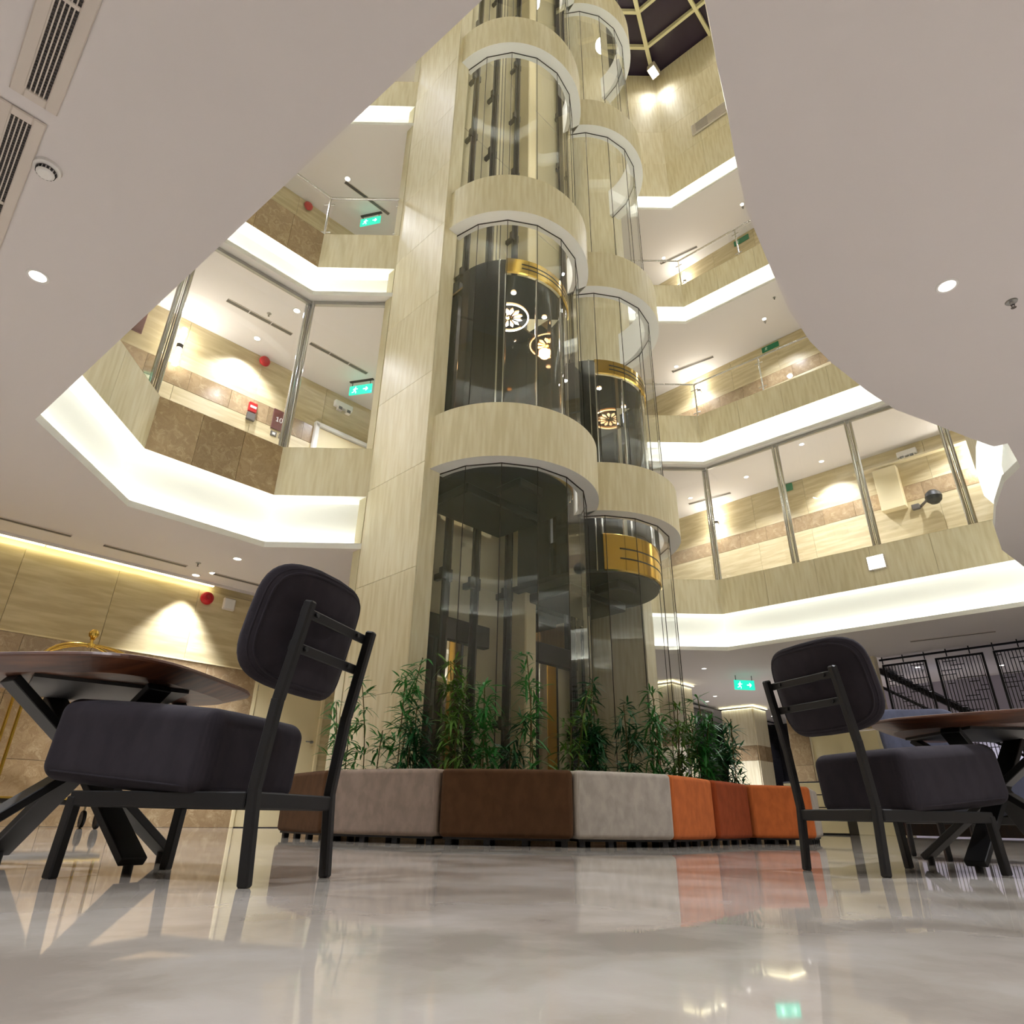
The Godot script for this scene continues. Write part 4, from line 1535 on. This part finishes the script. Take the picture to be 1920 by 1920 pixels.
# local axes of a chair: +z is where the sitter looks, origin on the floor under the seat
func make_chair(label: String, vel: Material) -> Node3D:
	var t := thing("dining_chair", label, "chair", Vector3.ZERO, 0.0)
	var tilt := Basis(Vector3.RIGHT, deg_to_rad(-5.0))
	var s := MB.new()
	s.rbox(Vector3.ZERO, Vector3(0.48, 0.255, 0.66), 0.05, 5, Basis.IDENTITY, 0.01)
	var seat := part(t, "seat", s, vel, Vector3(0, 0.376, 0.2), tilt)
	var w := MB.new()
	for y in [-0.1]:
		var pth := PackedVector3Array()
		for q in 48:
			var a := TAU * q / 48
			pth.append(Vector3(spow(cos(a), 0.25) * 0.239, y, spow(sin(a), 0.25) * 0.329))
		w.tube(pth, 0.004, 6, true)
	part(seat, "piping", w, vel)
	# backrest, leaning back
	var lean := Basis(Vector3.RIGHT, deg_to_rad(-13.0))
	var at := Vector3(0, 0.745, -0.285)
	var b := MB.new()
	pad(b, 0.285, 0.207, 0.042, 0.52, 0.46, Basis.IDENTITY, Vector3.ZERO)
	var back := part(t, "backrest", b, vel, at, lean)
	for zz in [[-0.026, 0.93], [-0.034, 0.87]]:
		var pw := MB.new()
		var pth := PackedVector3Array()
		for q in 64:
			var a := TAU * q / 64
			pth.append(bend_pt(Vector3(0.285 * zz[1] * spow(cos(a), 0.52), 0.205 * zz[1] * spow(sin(a), 0.52), zz[0]), 0.46))
		pw.tube(pth, 0.0045, 6, true)
		part(back, "piping", pw, vel)
	# frame
	for sx in [-1.0, 1.0]:
		var f := MB.new()
		f.span(Vector3(sx * 0.225, 0.0, 0.365), Vector3(sx * 0.225, 0.225, 0.35), 0.032, 0.034, Vector3.BACK, 0.004)
		part(t, "leg", f, M.black)
		var r := MB.new()
		var pts := [Vector3(sx * 0.197, 0.0, -0.305), Vector3(sx * 0.197, 0.25, -0.285), Vector3(sx * 0.197, 0.5, -0.315), Vector3(sx * 0.197, 0.8, -0.378)]
		for i in 3:
			r.span(pts[i] - Vector3(0, 0.006 if i else 0.0, 0), pts[i + 1] + Vector3(0, 0.004, 0), 0.03, 0.036, Vector3.BACK, 0.006)
		part(t, "leg", r, M.black)
	var fr := MB.new()
	for sx in [-1.0, 1.0]:
		fr.span(Vector3(sx * 0.2, 0.218, -0.27), Vector3(sx * 0.225, 0.218, 0.36), 0.028, 0.045, Vector3.UP, 0.004)
	for z in [-0.285, 0.35]:
		fr.box(Vector3(0, 0.218, z), Vector3(0.42, 0.045, 0.03), Basis.IDENTITY, 0.004)
	part(t, "seat_frame", fr, M.black)
	for y in [0.665, 0.775]:
		var c := MB.new()
		var z: float = -0.325 - (y - 0.6) * 0.22
		c.box(Vector3(0, y, z + 0.012), Vector3(0.4, 0.032, 0.014), lean, 0.003)
		for sx in [-0.13, 0.13]:
			c.rod(Vector3(sx, y, z - 0.004), Vector3(sx, y, z + 0.004), 0.008, 8)
		part(t, "cross_bar", c, M.black)
	return t


func make_table(label: String, at: Vector3, turn: float, leg_turn: float) -> Node3D:
	var t := thing("square_table", label, "table", at, turn)
	var h := 0.66
	var hs := 0.46
	var b := MB.new()
	var prof := [[hs - 0.09, h - 0.05], [hs - 0.004, h - 0.016], [hs, h - 0.01], [hs - 0.003, h - 0.002], [hs - 0.008, h]]
	var k := 72
	for i in prof.size() - 1:
		var e := Vector2(prof[i + 1][1] - prof[i][1], prof[i][0] - prof[i + 1][0]).normalized()
		for q in k:
			var P := []
			for w in [q, q + 1]:
				var a: float = TAU * w / k
				P.append(Vector2(spow(cos(a), 0.5), spow(sin(a), 0.5)))
			var n := Vector3(P[1].y - P[0].y, 0, P[0].x - P[1].x).normalized()
			if n.dot(Vector3(P[0].x, 0, P[0].y)) < 0.0:
				n = -n
			n = (n * e.x + Vector3.UP * e.y).normalized()
			var r0: float = prof[i][0]; var r1: float = prof[i + 1][0]
			b.quad(Vector3(P[0].x * r0, prof[i][1], P[0].y * r0), Vector3(P[1].x * r0, prof[i][1], P[1].y * r0), Vector3(P[1].x * r1, prof[i + 1][1], P[1].y * r1), Vector3(P[0].x * r1, prof[i + 1][1], P[0].y * r1), n)
	for q in k:
		var a := TAU * q / k; var c := TAU * (q + 1) / k
		var p0 := Vector3(spow(cos(a), 0.5), 0, spow(sin(a), 0.5)); var p1 := Vector3(spow(cos(c), 0.5), 0, spow(sin(c), 0.5))
		b.tri_n(Vector3(0, h, 0), p0 * (hs - 0.008) + Vector3.UP * h, p1 * (hs - 0.008) + Vector3.UP * h, Vector3.UP, Vector3.UP, Vector3.UP)
		b.tri_n(Vector3(0, h - 0.05, 0), p0 * (hs - 0.09) + Vector3.UP * (h - 0.05), p1 * (hs - 0.09) + Vector3.UP * (h - 0.05), Vector3.DOWN, Vector3.DOWN, Vector3.DOWN)
	part(t, "table_top", b, M.wood)
	for i in 4:
		var a := leg_turn + PI * i / 2.0
		var u := Vector3(cos(a), 0, -sin(a))
		var l := MB.new()
		l.span(u * 0.42 + Vector3.UP * 0.035, -u * 0.34 + Vector3.UP * (h - 0.06), 0.09, 0.03, Vector3.UP, 0.003)
		part(t, "leg", l, M.black)
		var g := MB.new()
		g.rod(u * 0.4, u * 0.4 + Vector3.UP * 0.04, 0.016, 10)
		part(t, "glide", g, M.blackm)
	var pl := MB.new()
	pl.box(Vector3(0, h - 0.056, 0), Vector3(0.5, 0.012, 0.5), Basis(Vector3.UP, 0.78))
	part(t, "mounting_plate", pl, M.black)
	return t


# an upholstered block whose front face runs from p to q in plan
func ottoman(p: Vector2, q: Vector2, depth: float, vel: Material, label: String, y0 := 0.055, hgt := 0.475) -> void:
	var L := p.distance_to(q)
	var e := (q - p).normalized()
	var inn := Vector2(-e.y, e.x)
	var c := (p + q) * 0.5 + inn * depth * 0.5
	var x := Vector3(e.x, 0, -e.y)
	var t := thing("ottoman", label, "ottoman", V(c.x, 0, c.y), atan2(-x.z, x.x))
	var b := MB.new()
	b.rbox(Vector3(0, y0 + hgt * 0.5, 0), Vector3(L - 0.006, hgt, depth), 0.035, 5, Basis.IDENTITY, 0.012)
	part(t, "cushion", b, vel)
	var pl := MB.new()
	pl.box(Vector3(0, y0 - 0.008, 0), Vector3(L - 0.06, 0.016, depth - 0.06))
	part(t, "base_board", pl, M.blackm)
	for sx in [-1.0, -0.33, 0.33, 1.0]:
		for sz in [-1.0, 1.0]:
			var f := MB.new()
			f.box(Vector3(sx * (L * 0.5 - 0.07), y0 * 0.5 - 0.004, sz * (depth * 0.5 - 0.07)), Vector3(0.05, y0 - 0.008, 0.05), Basis.IDENTITY, 0.004)
			part(t, "foot", f, M.blackm)


func ottomans() -> void:
	var dp := 0.52
	ottoman(Vector2(-6.15, 3.18), Vector2(-5.2, 3.06), dp, M.vel_brown, "brown velvet ottoman at the left end of the row, behind the chair legs")
	ottoman(Vector2(-5.16, 3.05), Vector2(-4.2, 3.44), dp, M.vel_grey, "pale grey velvet ottoman right of the brown end one")
	ottoman(Vector2(-4.18, 3.46), Vector2(-3.42, 4.12), dp, M.vel_brown, "wide dark brown velvet ottoman in the middle of the row")
	ottoman(Vector2(-3.41, 4.14), Vector2(-3.06, 4.93), dp, M.vel_ivory, "pale grey velvet ottoman between the brown and the orange ones")
	ottoman(Vector2(-3.08, 4.96), Vector2(-3.15, 5.74), dp, M.vel_orange, "orange velvet ottoman next to the pale grey one")
	ottoman(Vector2(-3.15, 5.78), Vector2(-3.24, 6.6), dp, M.vel_rust, "rust-red velvet ottoman between two orange ones")
	ottoman(Vector2(-3.24, 6.64), Vector2(-2.9, 7.3), dp, M.vel_orange, "orange velvet ottoman further along the row, set askew")
	ottoman(Vector2(-2.95, 7.4), Vector2(-3.2, 8.2), dp, M.vel_ivory, "ivory velvet ottoman at the right end of the visible row")


func planter() -> void:
	var t := struct("trim", "low brown planter wall round the lift tower")
	var path := PackedVector2Array([Vector2(-6.9, 3.72), Vector2(-5.2, 3.68), Vector2(-4.45, 4.0), Vector2(-3.95, 4.5), Vector2(-3.72, 5.2), Vector2(-3.78, 6.6), Vector2(-3.85, 8.9)])
	var inn := offset_line(path, 0.06)
	var b := MB.new()
	strip(b, path, 0.0, path, 0.44, 1.0)
	strip(b, path, 0.44, inn, 0.44, 1.0)
	strip(b, inn, 0.44, inn, 0.3, -1.0)
	part(t, "kerb", b, M.marble)
	var s := MB.new()
	var poly := PackedVector2Array(inn)
	poly.append(Vector2(-5.1, 9.2)); poly.append(Vector2(-6.2, 9.5)); poly.append(Vector2(-6.2, 4.5)); poly.append(Vector2(-6.9, 4.5))
	s.plate(poly, 0.36, true)
	solo("planter_soil", s, M.soil, "dark soil in the planter at the foot of the glass tower", "soil", "", "stuff")


func leaf_blade(mb: MB, at: Vector3, dir: Vector3, up: Vector3, L: float, w: float, droop: float) -> void:
	var x := dir.cross(up).normalized()
	var u := x.cross(dir).normalized()
	var prev_l := at; var prev_r := at; var prev_c := at
	var n := 4
	for i in range(1, n + 1):
		var s := float(i) / n
		var wd := w * sin(PI * minf(s * 0.85 + 0.12, 1.0)) * 0.5
		if i == n: wd = 0.0
		var c := at + dir * L * s - Vector3.UP * droop * s * s * L - u * 0.0
		var l := c + x * wd + u * wd * 0.35
		var r := c - x * wd + u * wd * 0.35
		if i == 1:
			mb.tri_n(at, l, c, u, u, u); mb.tri_n(at, c, r, u, u, u)
		else:
			mb.quad(prev_l, l, c, prev_c, u); mb.quad(prev_c, c, r, prev_r, u)
		prev_l = l; prev_r = r; prev_c = c


func bamboo(n: float, d: float, top: float, dense: float, leaf: Material, label: String, lean := 0.0) -> void:
	var t := thing("bamboo_plant", label, "bamboo", V(n, 0.36, d))
	var h := top - 0.36
	var lv := MB.new()
	var stems := 2 + int(dense > 1.2) + int(dense > 2.0)
	for s in stems:
		var sh := h * (1.0 if s == 0 else rng.randf_range(0.55, 0.85))
		var bx := rng.randf_range(-0.09, 0.09); var bz := rng.randf_range(-0.09, 0.09)
		var lx := rng.randf_range(-0.14, 0.14) + lean * R2; var lz := rng.randf_range(-0.1, 0.1) - lean * R2
		var p := PackedVector3Array()
		for i in 9:
			var q := i / 8.0
			p.append(Vector3(bx + lx * q * q, sh * q * 0.96, bz + lz * q * q))
		var sb := MB.new()
		sb.tube(p, 0.006, 6)
		for i in range(1, 8):
			sb.lathe(p[i], [Vector2(0.006, -0.005), Vector2(0.009, 0.0), Vector2(0.006, 0.005)], 6)
		part(t, "stem", sb, M.stem)
		var nodes := int(9 + 9 * dense * sh)
		for i in nodes:
			var q := pow(rng.randf_range(0.04, 1.0), 0.85)
			var base := p[int(q * 7.99)].lerp(p[mini(int(q * 7.99) + 1, 8)], fmod(q * 7.99, 1.0))
			var az := rng.randf() * TAU
			var br := Vector3(cos(az), rng.randf_range(0.2, 0.9), sin(az)).normalized()
			var bl := rng.randf_range(0.05, 0.17) * (1.15 - q * 0.5)
			var tip := base + br * bl
			lv.rod(base, tip, 0.0018, 3)
			for k in rng.randi_range(4, 6):
				var f := rng.randf_range(0.35, 1.0)
				var dir := (br * 0.5 + Vector3(rng.randf_range(-1, 1), rng.randf_range(-0.75, 0.6), rng.randf_range(-1, 1))).normalized()
				leaf_blade(lv, base.lerp(tip, f), dir, Vector3(rng.randf_range(-0.4, 0.4), 1, rng.randf_range(-0.4, 0.4)).normalized(), rng.randf_range(0.12, 0.2), rng.randf_range(0.018, 0.028), rng.randf_range(0.1, 0.5))
	var o := part(t, "foliage", lv, leaf)
	o.set_meta("kind", "stuff")


func bamboos() -> void:
	var rows := [
		[-6.55, 4.0, 1.36, 1.0, 0, "thin bamboo plant at the left end, half hidden by the chair upright", 0.0],
		[-6.0, 4.0, 1.55, 0.9, 0, "sparse bamboo plant in front of the cream tower wall, left of the tall one", 0.0],
		[-5.6, 4.02, 1.74, 1.2, 0, "tall arching bamboo plant just left of the glass tower", 0.0],
		[-5.46, 4.12, 1.2, 1.6, 1, "short bushy bamboo plant at the left edge of the glass", 0.0],
		[-5.02, 4.3, 1.68, 1.6, 2, "yellowish bamboo plant before the gold panel of the left shaft", 0.0],
		[-4.8, 4.5, 1.4, 2.0, 0, "dense green bamboo plant left of the middle glass panes", 0.0],
		[-4.62, 4.72, 1.1, 1.0, 1, "short dark bamboo plant in front of the middle glass panes", 0.0],
		[-4.53, 4.85, 1.74, 0.9, 0, "tall sparse bamboo plant beside the mirrored lift door frame", 0.0],
		[-4.34, 5.24, 1.46, 1.1, 2, "light yellow-green bamboo plant right of the gold lift door frame", 0.0],
		[-4.26, 5.56, 1.56, 2.6, 1, "very dense dark green bamboo plant in the middle right", 0.0],
		[-4.2, 6.0, 1.34, 1.4, 1, "bamboo plant in front of the cream end pillar of the tower", 0.0],
		[-4.16, 6.5, 1.56, 1.5, 0, "bamboo plant behind the orange ottoman, right of the tower", 0.0],
		[-4.16, 6.9, 1.4, 1.7, 2, "olive green bamboo plant behind the rust-red ottoman", 0.0],
		[-4.12, 7.3, 1.6, 2.6, 0, "bright green dense bamboo plant right of the tower", 0.0],
		[-4.0, 7.75, 1.36, 2.4, 1, "dark dense bamboo plant at the right end beside the black lattice", 0.0],
	]
	for r in rows:
		bamboo(r[0], r[1], r[2], r[3], [M.leaf, M.leaf_b, M.leaf_c][r[4]], r[5], r[6])


func make_cart(label: String, at: Vector3) -> Node3D:
	var t := thing("luggage_cart", label, "luggage cart", at)
	var hx := 0.34
	var hz := 0.58
	var bs := MB.new()
	bs.box(Vector3(0, 0.28, 0), Vector3(hx * 2 + 0.08, 0.05, hz * 2 + 0.1), Basis.IDENTITY, 0.012)
	part(t, "deck", bs, M.blackm)
	var rim := MB.new()
	rim.box(Vector3(0, 0.315, 0), Vector3(hx * 2 + 0.1, 0.02, hz * 2 + 0.12), Basis.IDENTITY, 0.006)
	part(t, "deck_rim", rim, M.gold)
	for sx in [-1.0, 1.0]:
		for sz in [-1.0, 1.0]:
			var p := PackedVector3Array([Vector3(sx * hx, 0.32, sz * hz), Vector3(sx * hx, 1.0, sz * hz), Vector3(sx * hx, 1.72, sz * hz)])
			for i in range(1, 11):
				var a := PI * 0.5 * i / 10.0
				p.append(Vector3(sx * hx * cos(a), 1.72 + 0.42 * sin(a), sz * hz * cos(a)))
			var b := MB.new()
			b.tube(p, 0.019, 10)
			part(t, "post", b, M.gold)
			var c := MB.new()
			c.rod(Vector3(sx * (hx - 0.03), 0.25, sz * (hz - 0.06)), Vector3(sx * (hx - 0.03), 0.16, sz * (hz - 0.06)), 0.014, 8)
			c.box(Vector3(sx * (hx - 0.03), 0.15, sz * (hz - 0.06)), Vector3(0.07, 0.09, 0.02), Basis.IDENTITY, 0.004)
			var cs := part(t, "caster", c, M.chrome)
			var w := MB.new()
			var o := Vector3(sx * (hx - 0.03), 0.1, sz * (hz - 0.06))
			w.lathe(o, [Vector2(0.05, -0.022), Vector2(0.095, -0.02), Vector2(0.1, -0.01), Vector2(0.1, 0.01), Vector2(0.095, 0.02), Vector2(0.05, 0.022)], 24, 0, TAU, Basis(Vector3.RIGHT, PI / 2) * Basis.IDENTITY)
			w.lathe(o, [Vector2(0.0, -0.018), Vector2(0.05, -0.018)], 16, 0, TAU, Basis(Vector3.RIGHT, PI / 2))
			w.lathe(o, [Vector2(0.05, 0.018), Vector2(0.0, 0.018)], 16, 0, TAU, Basis(Vector3.RIGHT, PI / 2))
			part(cs, "wheel", w, M.blackm)
	var h := MB.new()
	for sx in [-1.0, 1.0]:
		h.rod(Vector3(sx * hx, 1.45, -hz), Vector3(sx * hx, 1.45, hz), 0.012, 8)
	h.rod(Vector3(0, 1.86, -hz * 0.86), Vector3(0, 1.86, hz * 0.86), 0.014, 8)
	part(t, "hanging_bar", h, M.gold)
	var f := MB.new()
	f.lathe(Vector3(0, 2.14, 0), [Vector2(0.06, -0.02), Vector2(0.05, 0.02), Vector2(0.02, 0.03), Vector2(0.018, 0.07), Vector2(0.035, 0.08), Vector2(0.02, 0.095)], 18)
	f.lathe(Vector3(0, 2.29, 0), [Vector2(0.0, -0.062), Vector2(0.031, -0.054), Vector2(0.054, -0.031), Vector2(0.062, 0.0), Vector2(0.054, 0.031), Vector2(0.031, 0.054), Vector2(0.0, 0.062)], 20)
	part(t, "finial", f, M.gold)
	return t


func lattice(at: Vector3, turn: float, w: float, h: float, label: String) -> void:
	var t := thing("lattice_screen", label, "screen", at, turn)
	var f := MB.new()
	for s in [-1.0, 1.0]:
		f.box(Vector3(s * (w * 0.5 - 0.02), h * 0.5, 0), Vector3(0.04, h, 0.04), Basis.IDENTITY, 0.004)
		f.box(Vector3(0, h * 0.5 + s * (h * 0.5 - 0.02), 0), Vector3(w, 0.04, 0.04), Basis.IDENTITY, 0.004)
	part(t, "frame", f, M.iron)
	var b := MB.new()
	var n := int(w / 0.062)
	for i in range(1, n):
		b.box(Vector3(-w * 0.5 + w * i / n, h * 0.5, 0), Vector3(0.014, h - 0.08, 0.014))
	var rows := int(h / 0.09)
	for r in range(1, rows):
		for c in 3:
			if rng.randf() < 0.6:
				var x0 := rng.randi_range(0, n - 3)
				var x1 := mini(n, x0 + rng.randi_range(2, 6))
				b.box(Vector3(-w * 0.5 + w * (x0 + x1) * 0.5 / n, h * r / rows, 0), Vector3(w * (x1 - x0) / n, 0.014, 0.012))
	var o := part(t, "lattice_bars", b, M.iron)
	o.set_meta("kind", "stuff")


func far_side() -> void:
	# wall with a door at the far side, lattice screens right of it
	var wf := struct("wall_far", "cream wall with a brown marble band and door at the far side of the lobby")
	var core := MB.new()
	core.box(V(-6.42, 1.81, 16.12), Vector3(0.5, 3.62, 0.2))
	core.box(V(-4.62, 1.81, 16.12), Vector3(0.28, 3.62, 0.2))
	core.box(V(-5.5, 2.85, 16.12), Vector3(1.8, 1.54, 0.2))
	part(wf, "wall_core", core, M.stone)
	clad(wf, "marble_tile", Vector2(-6.66, 16.02), Vector2(-4.48, 16.02), 2.1, 2.9, 0.7, 0.8, [M.marble, M.marble_b, M.marble_c], -1.0)
	clad(wf, "stone_panel", Vector2(-6.66, 16.02), Vector2(-4.48, 16.02), 2.9, 3.6, 0.9, 0.7, [M.stone, M.stone_b], -1.0)
	clad(wf, "marble_tile", Vector2(-6.66, 16.02), Vector2(-6.2, 16.02), 0.0, 2.1, 0.46, 0.7, [M.marble, M.marble_c], -1.0)
	var dr := struct("door_5", "cream flush door in the far lobby wall")
	var lf := MB.new()
	lf.box(V(-5.45, 1.03, 16.08), Vector3(1.46, 2.06, 0.05), Basis.IDENTITY, 0.004)
	part(dr, "door_leaf", lf, M.cream_door)
	var hd := MB.new()
	hd.rod(V(-5.4, 1.3, 16.06), V(-5.4, 1.3, 15.98), 0.02, 10)
	hd.rod(V(-5.4, 1.3, 15.99), V(-5.26, 1.3, 15.99), 0.012, 8)
	part(dr, "door_handle", hd, M.chrome)
	# top rail and screens right of it
	var tr := thing("screen_rail", "black steel rail under the ceiling carrying the right lattice screens", "rail")
	var rb := MB.new()
	rb.span(V(-4.46, 3.56, 16.3), V(1.2, 3.56, 16.3), 0.05, 0.04, Vector3.UP, 0.004)
	var x := -4.4
	while x < 1.2:
		rb.rod(V(x, 3.46, 16.3), V(x, 3.62, 16.3), 0.012, 6)
		x += 0.42
	part(tr, "rail", rb, M.iron)
	var nm := ["left one of the right lattice screens, nearest the door", "second black lattice screen right of the far door", "third black lattice screen right of the far door", "fourth black lattice screen, cut by the picture edge", "black lattice screen beyond the picture edge"]
	for i in 5:
		lattice(V(-3.98 + 1.05 * i, 0.05, 16.3), 0.0, 0.88, 3.4, "black metal lattice screen, %s" % nm[i] if i == 0 else nm[i])
	# staircase behind the screens
	var st := thing("staircase", "black steel stair flight with stringers behind the lattice screens", "stairs")
	for q in [0, 1]:
		var sb := MB.new()
		sb.span(V(-4.9, 3.62, 17.5 + q * 0.9), V(-1.0, 0.85, 17.5 + q * 0.9), 0.05, 0.12, Vector3.UP, 0.006)
		part(st, "stringer", sb, M.iron)
		var hr := MB.new()
		hr.span(V(-5.5, 3.62, 17.5 + q * 0.9), V(-2.1, 1.25, 17.5 + q * 0.9), 0.04, 0.05, Vector3.UP, 0.006)
		part(st, "handrail", hr, M.iron)
	for i in 14:
		var tb := MB.new()
		var u := i / 13.0
		tb.box(V(lerpf(-4.8, -1.1, u), lerpf(3.56, 0.95, u), 17.95), Vector3(0.27, 0.04, 0.86), Basis.IDENTITY, 0.004)
		part(st, "tread", tb, M.iron)
	var bw := MB.new()
	bw.box(V(-1.2, 1.81, 20.2), Vector3(11.0, 3.62, 0.2))
	solo("wall_far", bw, M.lattice_wall, "pale grey-violet wall behind the lattice screens", "", "", "structure")
	# column with its light line, and a second one seen through the glass of the tower
	for c in [[-10.17, 21.1, 1.06, 0.9, "square cream stone column with a brown band under the exit sign", "under the exit sign"], [-9.85, 16.0, 0.95, 0.95, "square cream stone column seen through the right glass shaft", "behind the right glass shaft"]]:
		var cn: float = c[0]; var cd: float = c[1]; var wx: float = c[2]; var wz: float = c[3]
		var col := struct("column", c[4])
		var cb := MB.new()
		cb.box(V(cn, 1.78, cd), Vector3(wx, 3.5, wz), Basis.IDENTITY, 0.006)
		part(col, "core", cb, M.stone)
		for f in [[Vector2(cn - wx * 0.5, cd - wz * 0.5), Vector2(cn + wx * 0.5, cd - wz * 0.5)], [Vector2(cn + wx * 0.5, cd - wz * 0.5), Vector2(cn + wx * 0.5, cd + wz * 0.5)]]:
			clad(col, "stone_panel", f[0], f[1], 0.0, 1.95, 1.1, 0.98, [M.stone, M.stone_b], -1.0, 0.03)
			clad(col, "marble_tile", f[0], f[1], 1.95, 2.4, 0.55, 0.45, [M.marble, M.marble_c], -1.0, 0.032)
			clad(col, "stone_panel", f[0], f[1], 2.4, 3.52, 1.1, 1.12, [M.stone_b, M.stone_c], -1.0, 0.03)
		var t := thing("cove_light", "white light line round the top of the stone column %s" % c[5], "cove light")
		var lb := MB.new()
		lb.box(V(cn, 3.585, cd - wz * 0.5 - 0.05), Vector3(wx + 0.14, 0.02, 0.03))
		lb.box(V(cn + wx * 0.5 + 0.05, 3.585, cd), Vector3(0.03, 0.02, wz + 0.14))
		part(t, "led_strip", lb, M.led_warm)
		area(V(cn, 3.57, cd - wz * 0.5 - 0.05), Vector3(0, -0.9, -0.3), Vector3.RIGHT, wx, 0.03, 0.16)
		area(V(cn + wx * 0.5 + 0.05, 3.57, cd), Vector3(-0.3, -0.9, 0), Vector3.BACK, wz, 0.03, 0.16)
	# lattice along the left of the far hall
	var spots := [[18.2, "black lattice screen left of the far column, nearest the bamboo"], [19.5, "black lattice screen directly left of the far column"], [23.0, "black lattice screen right of the far column"], [24.2, "last black lattice screen right of the far column"]]
	for s in spots:
		lattice(V(-10.75, 0.05, s[0]), PI / 2, 1.15, 3.4, s[1])
	var r2 := thing("screen_rail", "black steel rail under the ceiling carrying the far lattice screens", "rail")
	var rb2 := MB.new()
	rb2.span(V(-10.75, 3.56, 17.4), V(-10.75, 3.56, 25.3), 0.05, 0.04, Vector3.UP, 0.004)
	part(r2, "rail", rb2, M.iron)
	# low counter and stools in the distance on the right
	var ct := thing("bar_counter", "low wooden counter in the distance under the right chair", "counter", V(-2.6, 0, 15.4))
	var c1 := MB.new()
	c1.box(Vector3(0, 0.2, 0), Vector3(3.6, 0.36, 0.5), Basis.IDENTITY, 0.01)
	part(ct, "body", c1, M.darkwood)
	var c2 := MB.new()
	c2.box(Vector3(0, 0.4, 0), Vector3(3.7, 0.04, 0.56), Basis.IDENTITY, 0.008)
	part(ct, "worktop", c2, M.wood)
	var dw := thing("drawer_chest", "cream chest with thin dark drawer gaps by the far door", "chest", V(-5.9, 0, 15.2))
	var d1 := MB.new()
	d1.box(Vector3(0, 0.5, 0.02), Vector3(1.2, 1.0, 0.5), Basis.IDENTITY, 0.006)
	part(dw, "body", d1, M.blackm)
	for i in 4:
		var d2 := MB.new()
		d2.box(Vector3(0, 0.14 + 0.24 * i, 0.28), Vector3(1.18, 0.22, 0.03), Basis.IDENTITY, 0.004)
		part(dw, "drawer", d2, M.cream)


func furniture() -> void:
	# left chair: rear legs near (-2.03, 1.11), looking towards (-0.89, -0.45) in plan
	var c0 := make_chair("charcoal velvet dining chair on the left, seen from behind", M.vel_char)
	var f0 := Vector2(-0.893, -0.45)
	c0.position = V(-2.30, 0, 0.975)
	c0.rotation.y = atan2(f0.x, -f0.y)
	var f1 := Vector2(0.374, 0.927)
	var c1 := dup(c0, "charcoal velvet dining chair on the right, seen from behind", V(-1.045, 0, 3.40), atan2(f1.x, -f1.y))
	var c2 := dup(c0, "slate grey velvet dining chair beyond the right table, facing the camera", V(-1.2, 0, 5.25), atan2(0.55, 0.83))
	var c3 := dup(c0, "slate grey velvet dining chair beyond the left table, only its back top showing", V(-4.62, 0, 0.2), atan2(1.0, -0.1))
	for c in [c2, c3]:
		for o in c.find_children("*", "MeshInstance3D", true, false):
			if o.material_override == M.vel_char:
				o.material_override = M.vel_slate
	make_table("square walnut table with rounded corners on black crossed legs at the left edge", V(-2.97, 0, 0.73), 0.66, 0.28 - 0.66)
	make_table("square walnut table with rounded corners on black crossed legs at the right edge", V(-0.73, 0, 4.13), 0.06, 1.3)
	var k := make_cart("brass birdcage luggage cart by the left lobby wall, with its ball finial above the table", V(-9.8, 0, 2.1))
	dup(k, "brass birdcage luggage cart at the left picture edge, only one bow showing", V(-9.8, 0, 0.55), 0.0)


func _ready() -> void:
	setup()
	rng.seed = 4
	materials()
	outline()
	ground_shell()
	for k in range(1, 5):
		gallery(k)
	for k in range(1, 4):
		gallery_walls(k)
	upper_shell()
	skylight()
	tower()
	shafts()
	lift_car(CD1, 4.55, 8.35, "glass lift car in the left shaft with gold crown and warm flower ceiling light", 6.1, 6.62, false)
	lift_car(CD2, 3.62, 7.62, "glass lift car in the right shaft with gold skirt and cool blue light", 7.9, 8.42, true)
	gallery_glazing()
	balustrades(2)
	balustrades(3)
	fittings()
	far_side()
	planter()
	ottomans()
	bamboos()
	furniture()
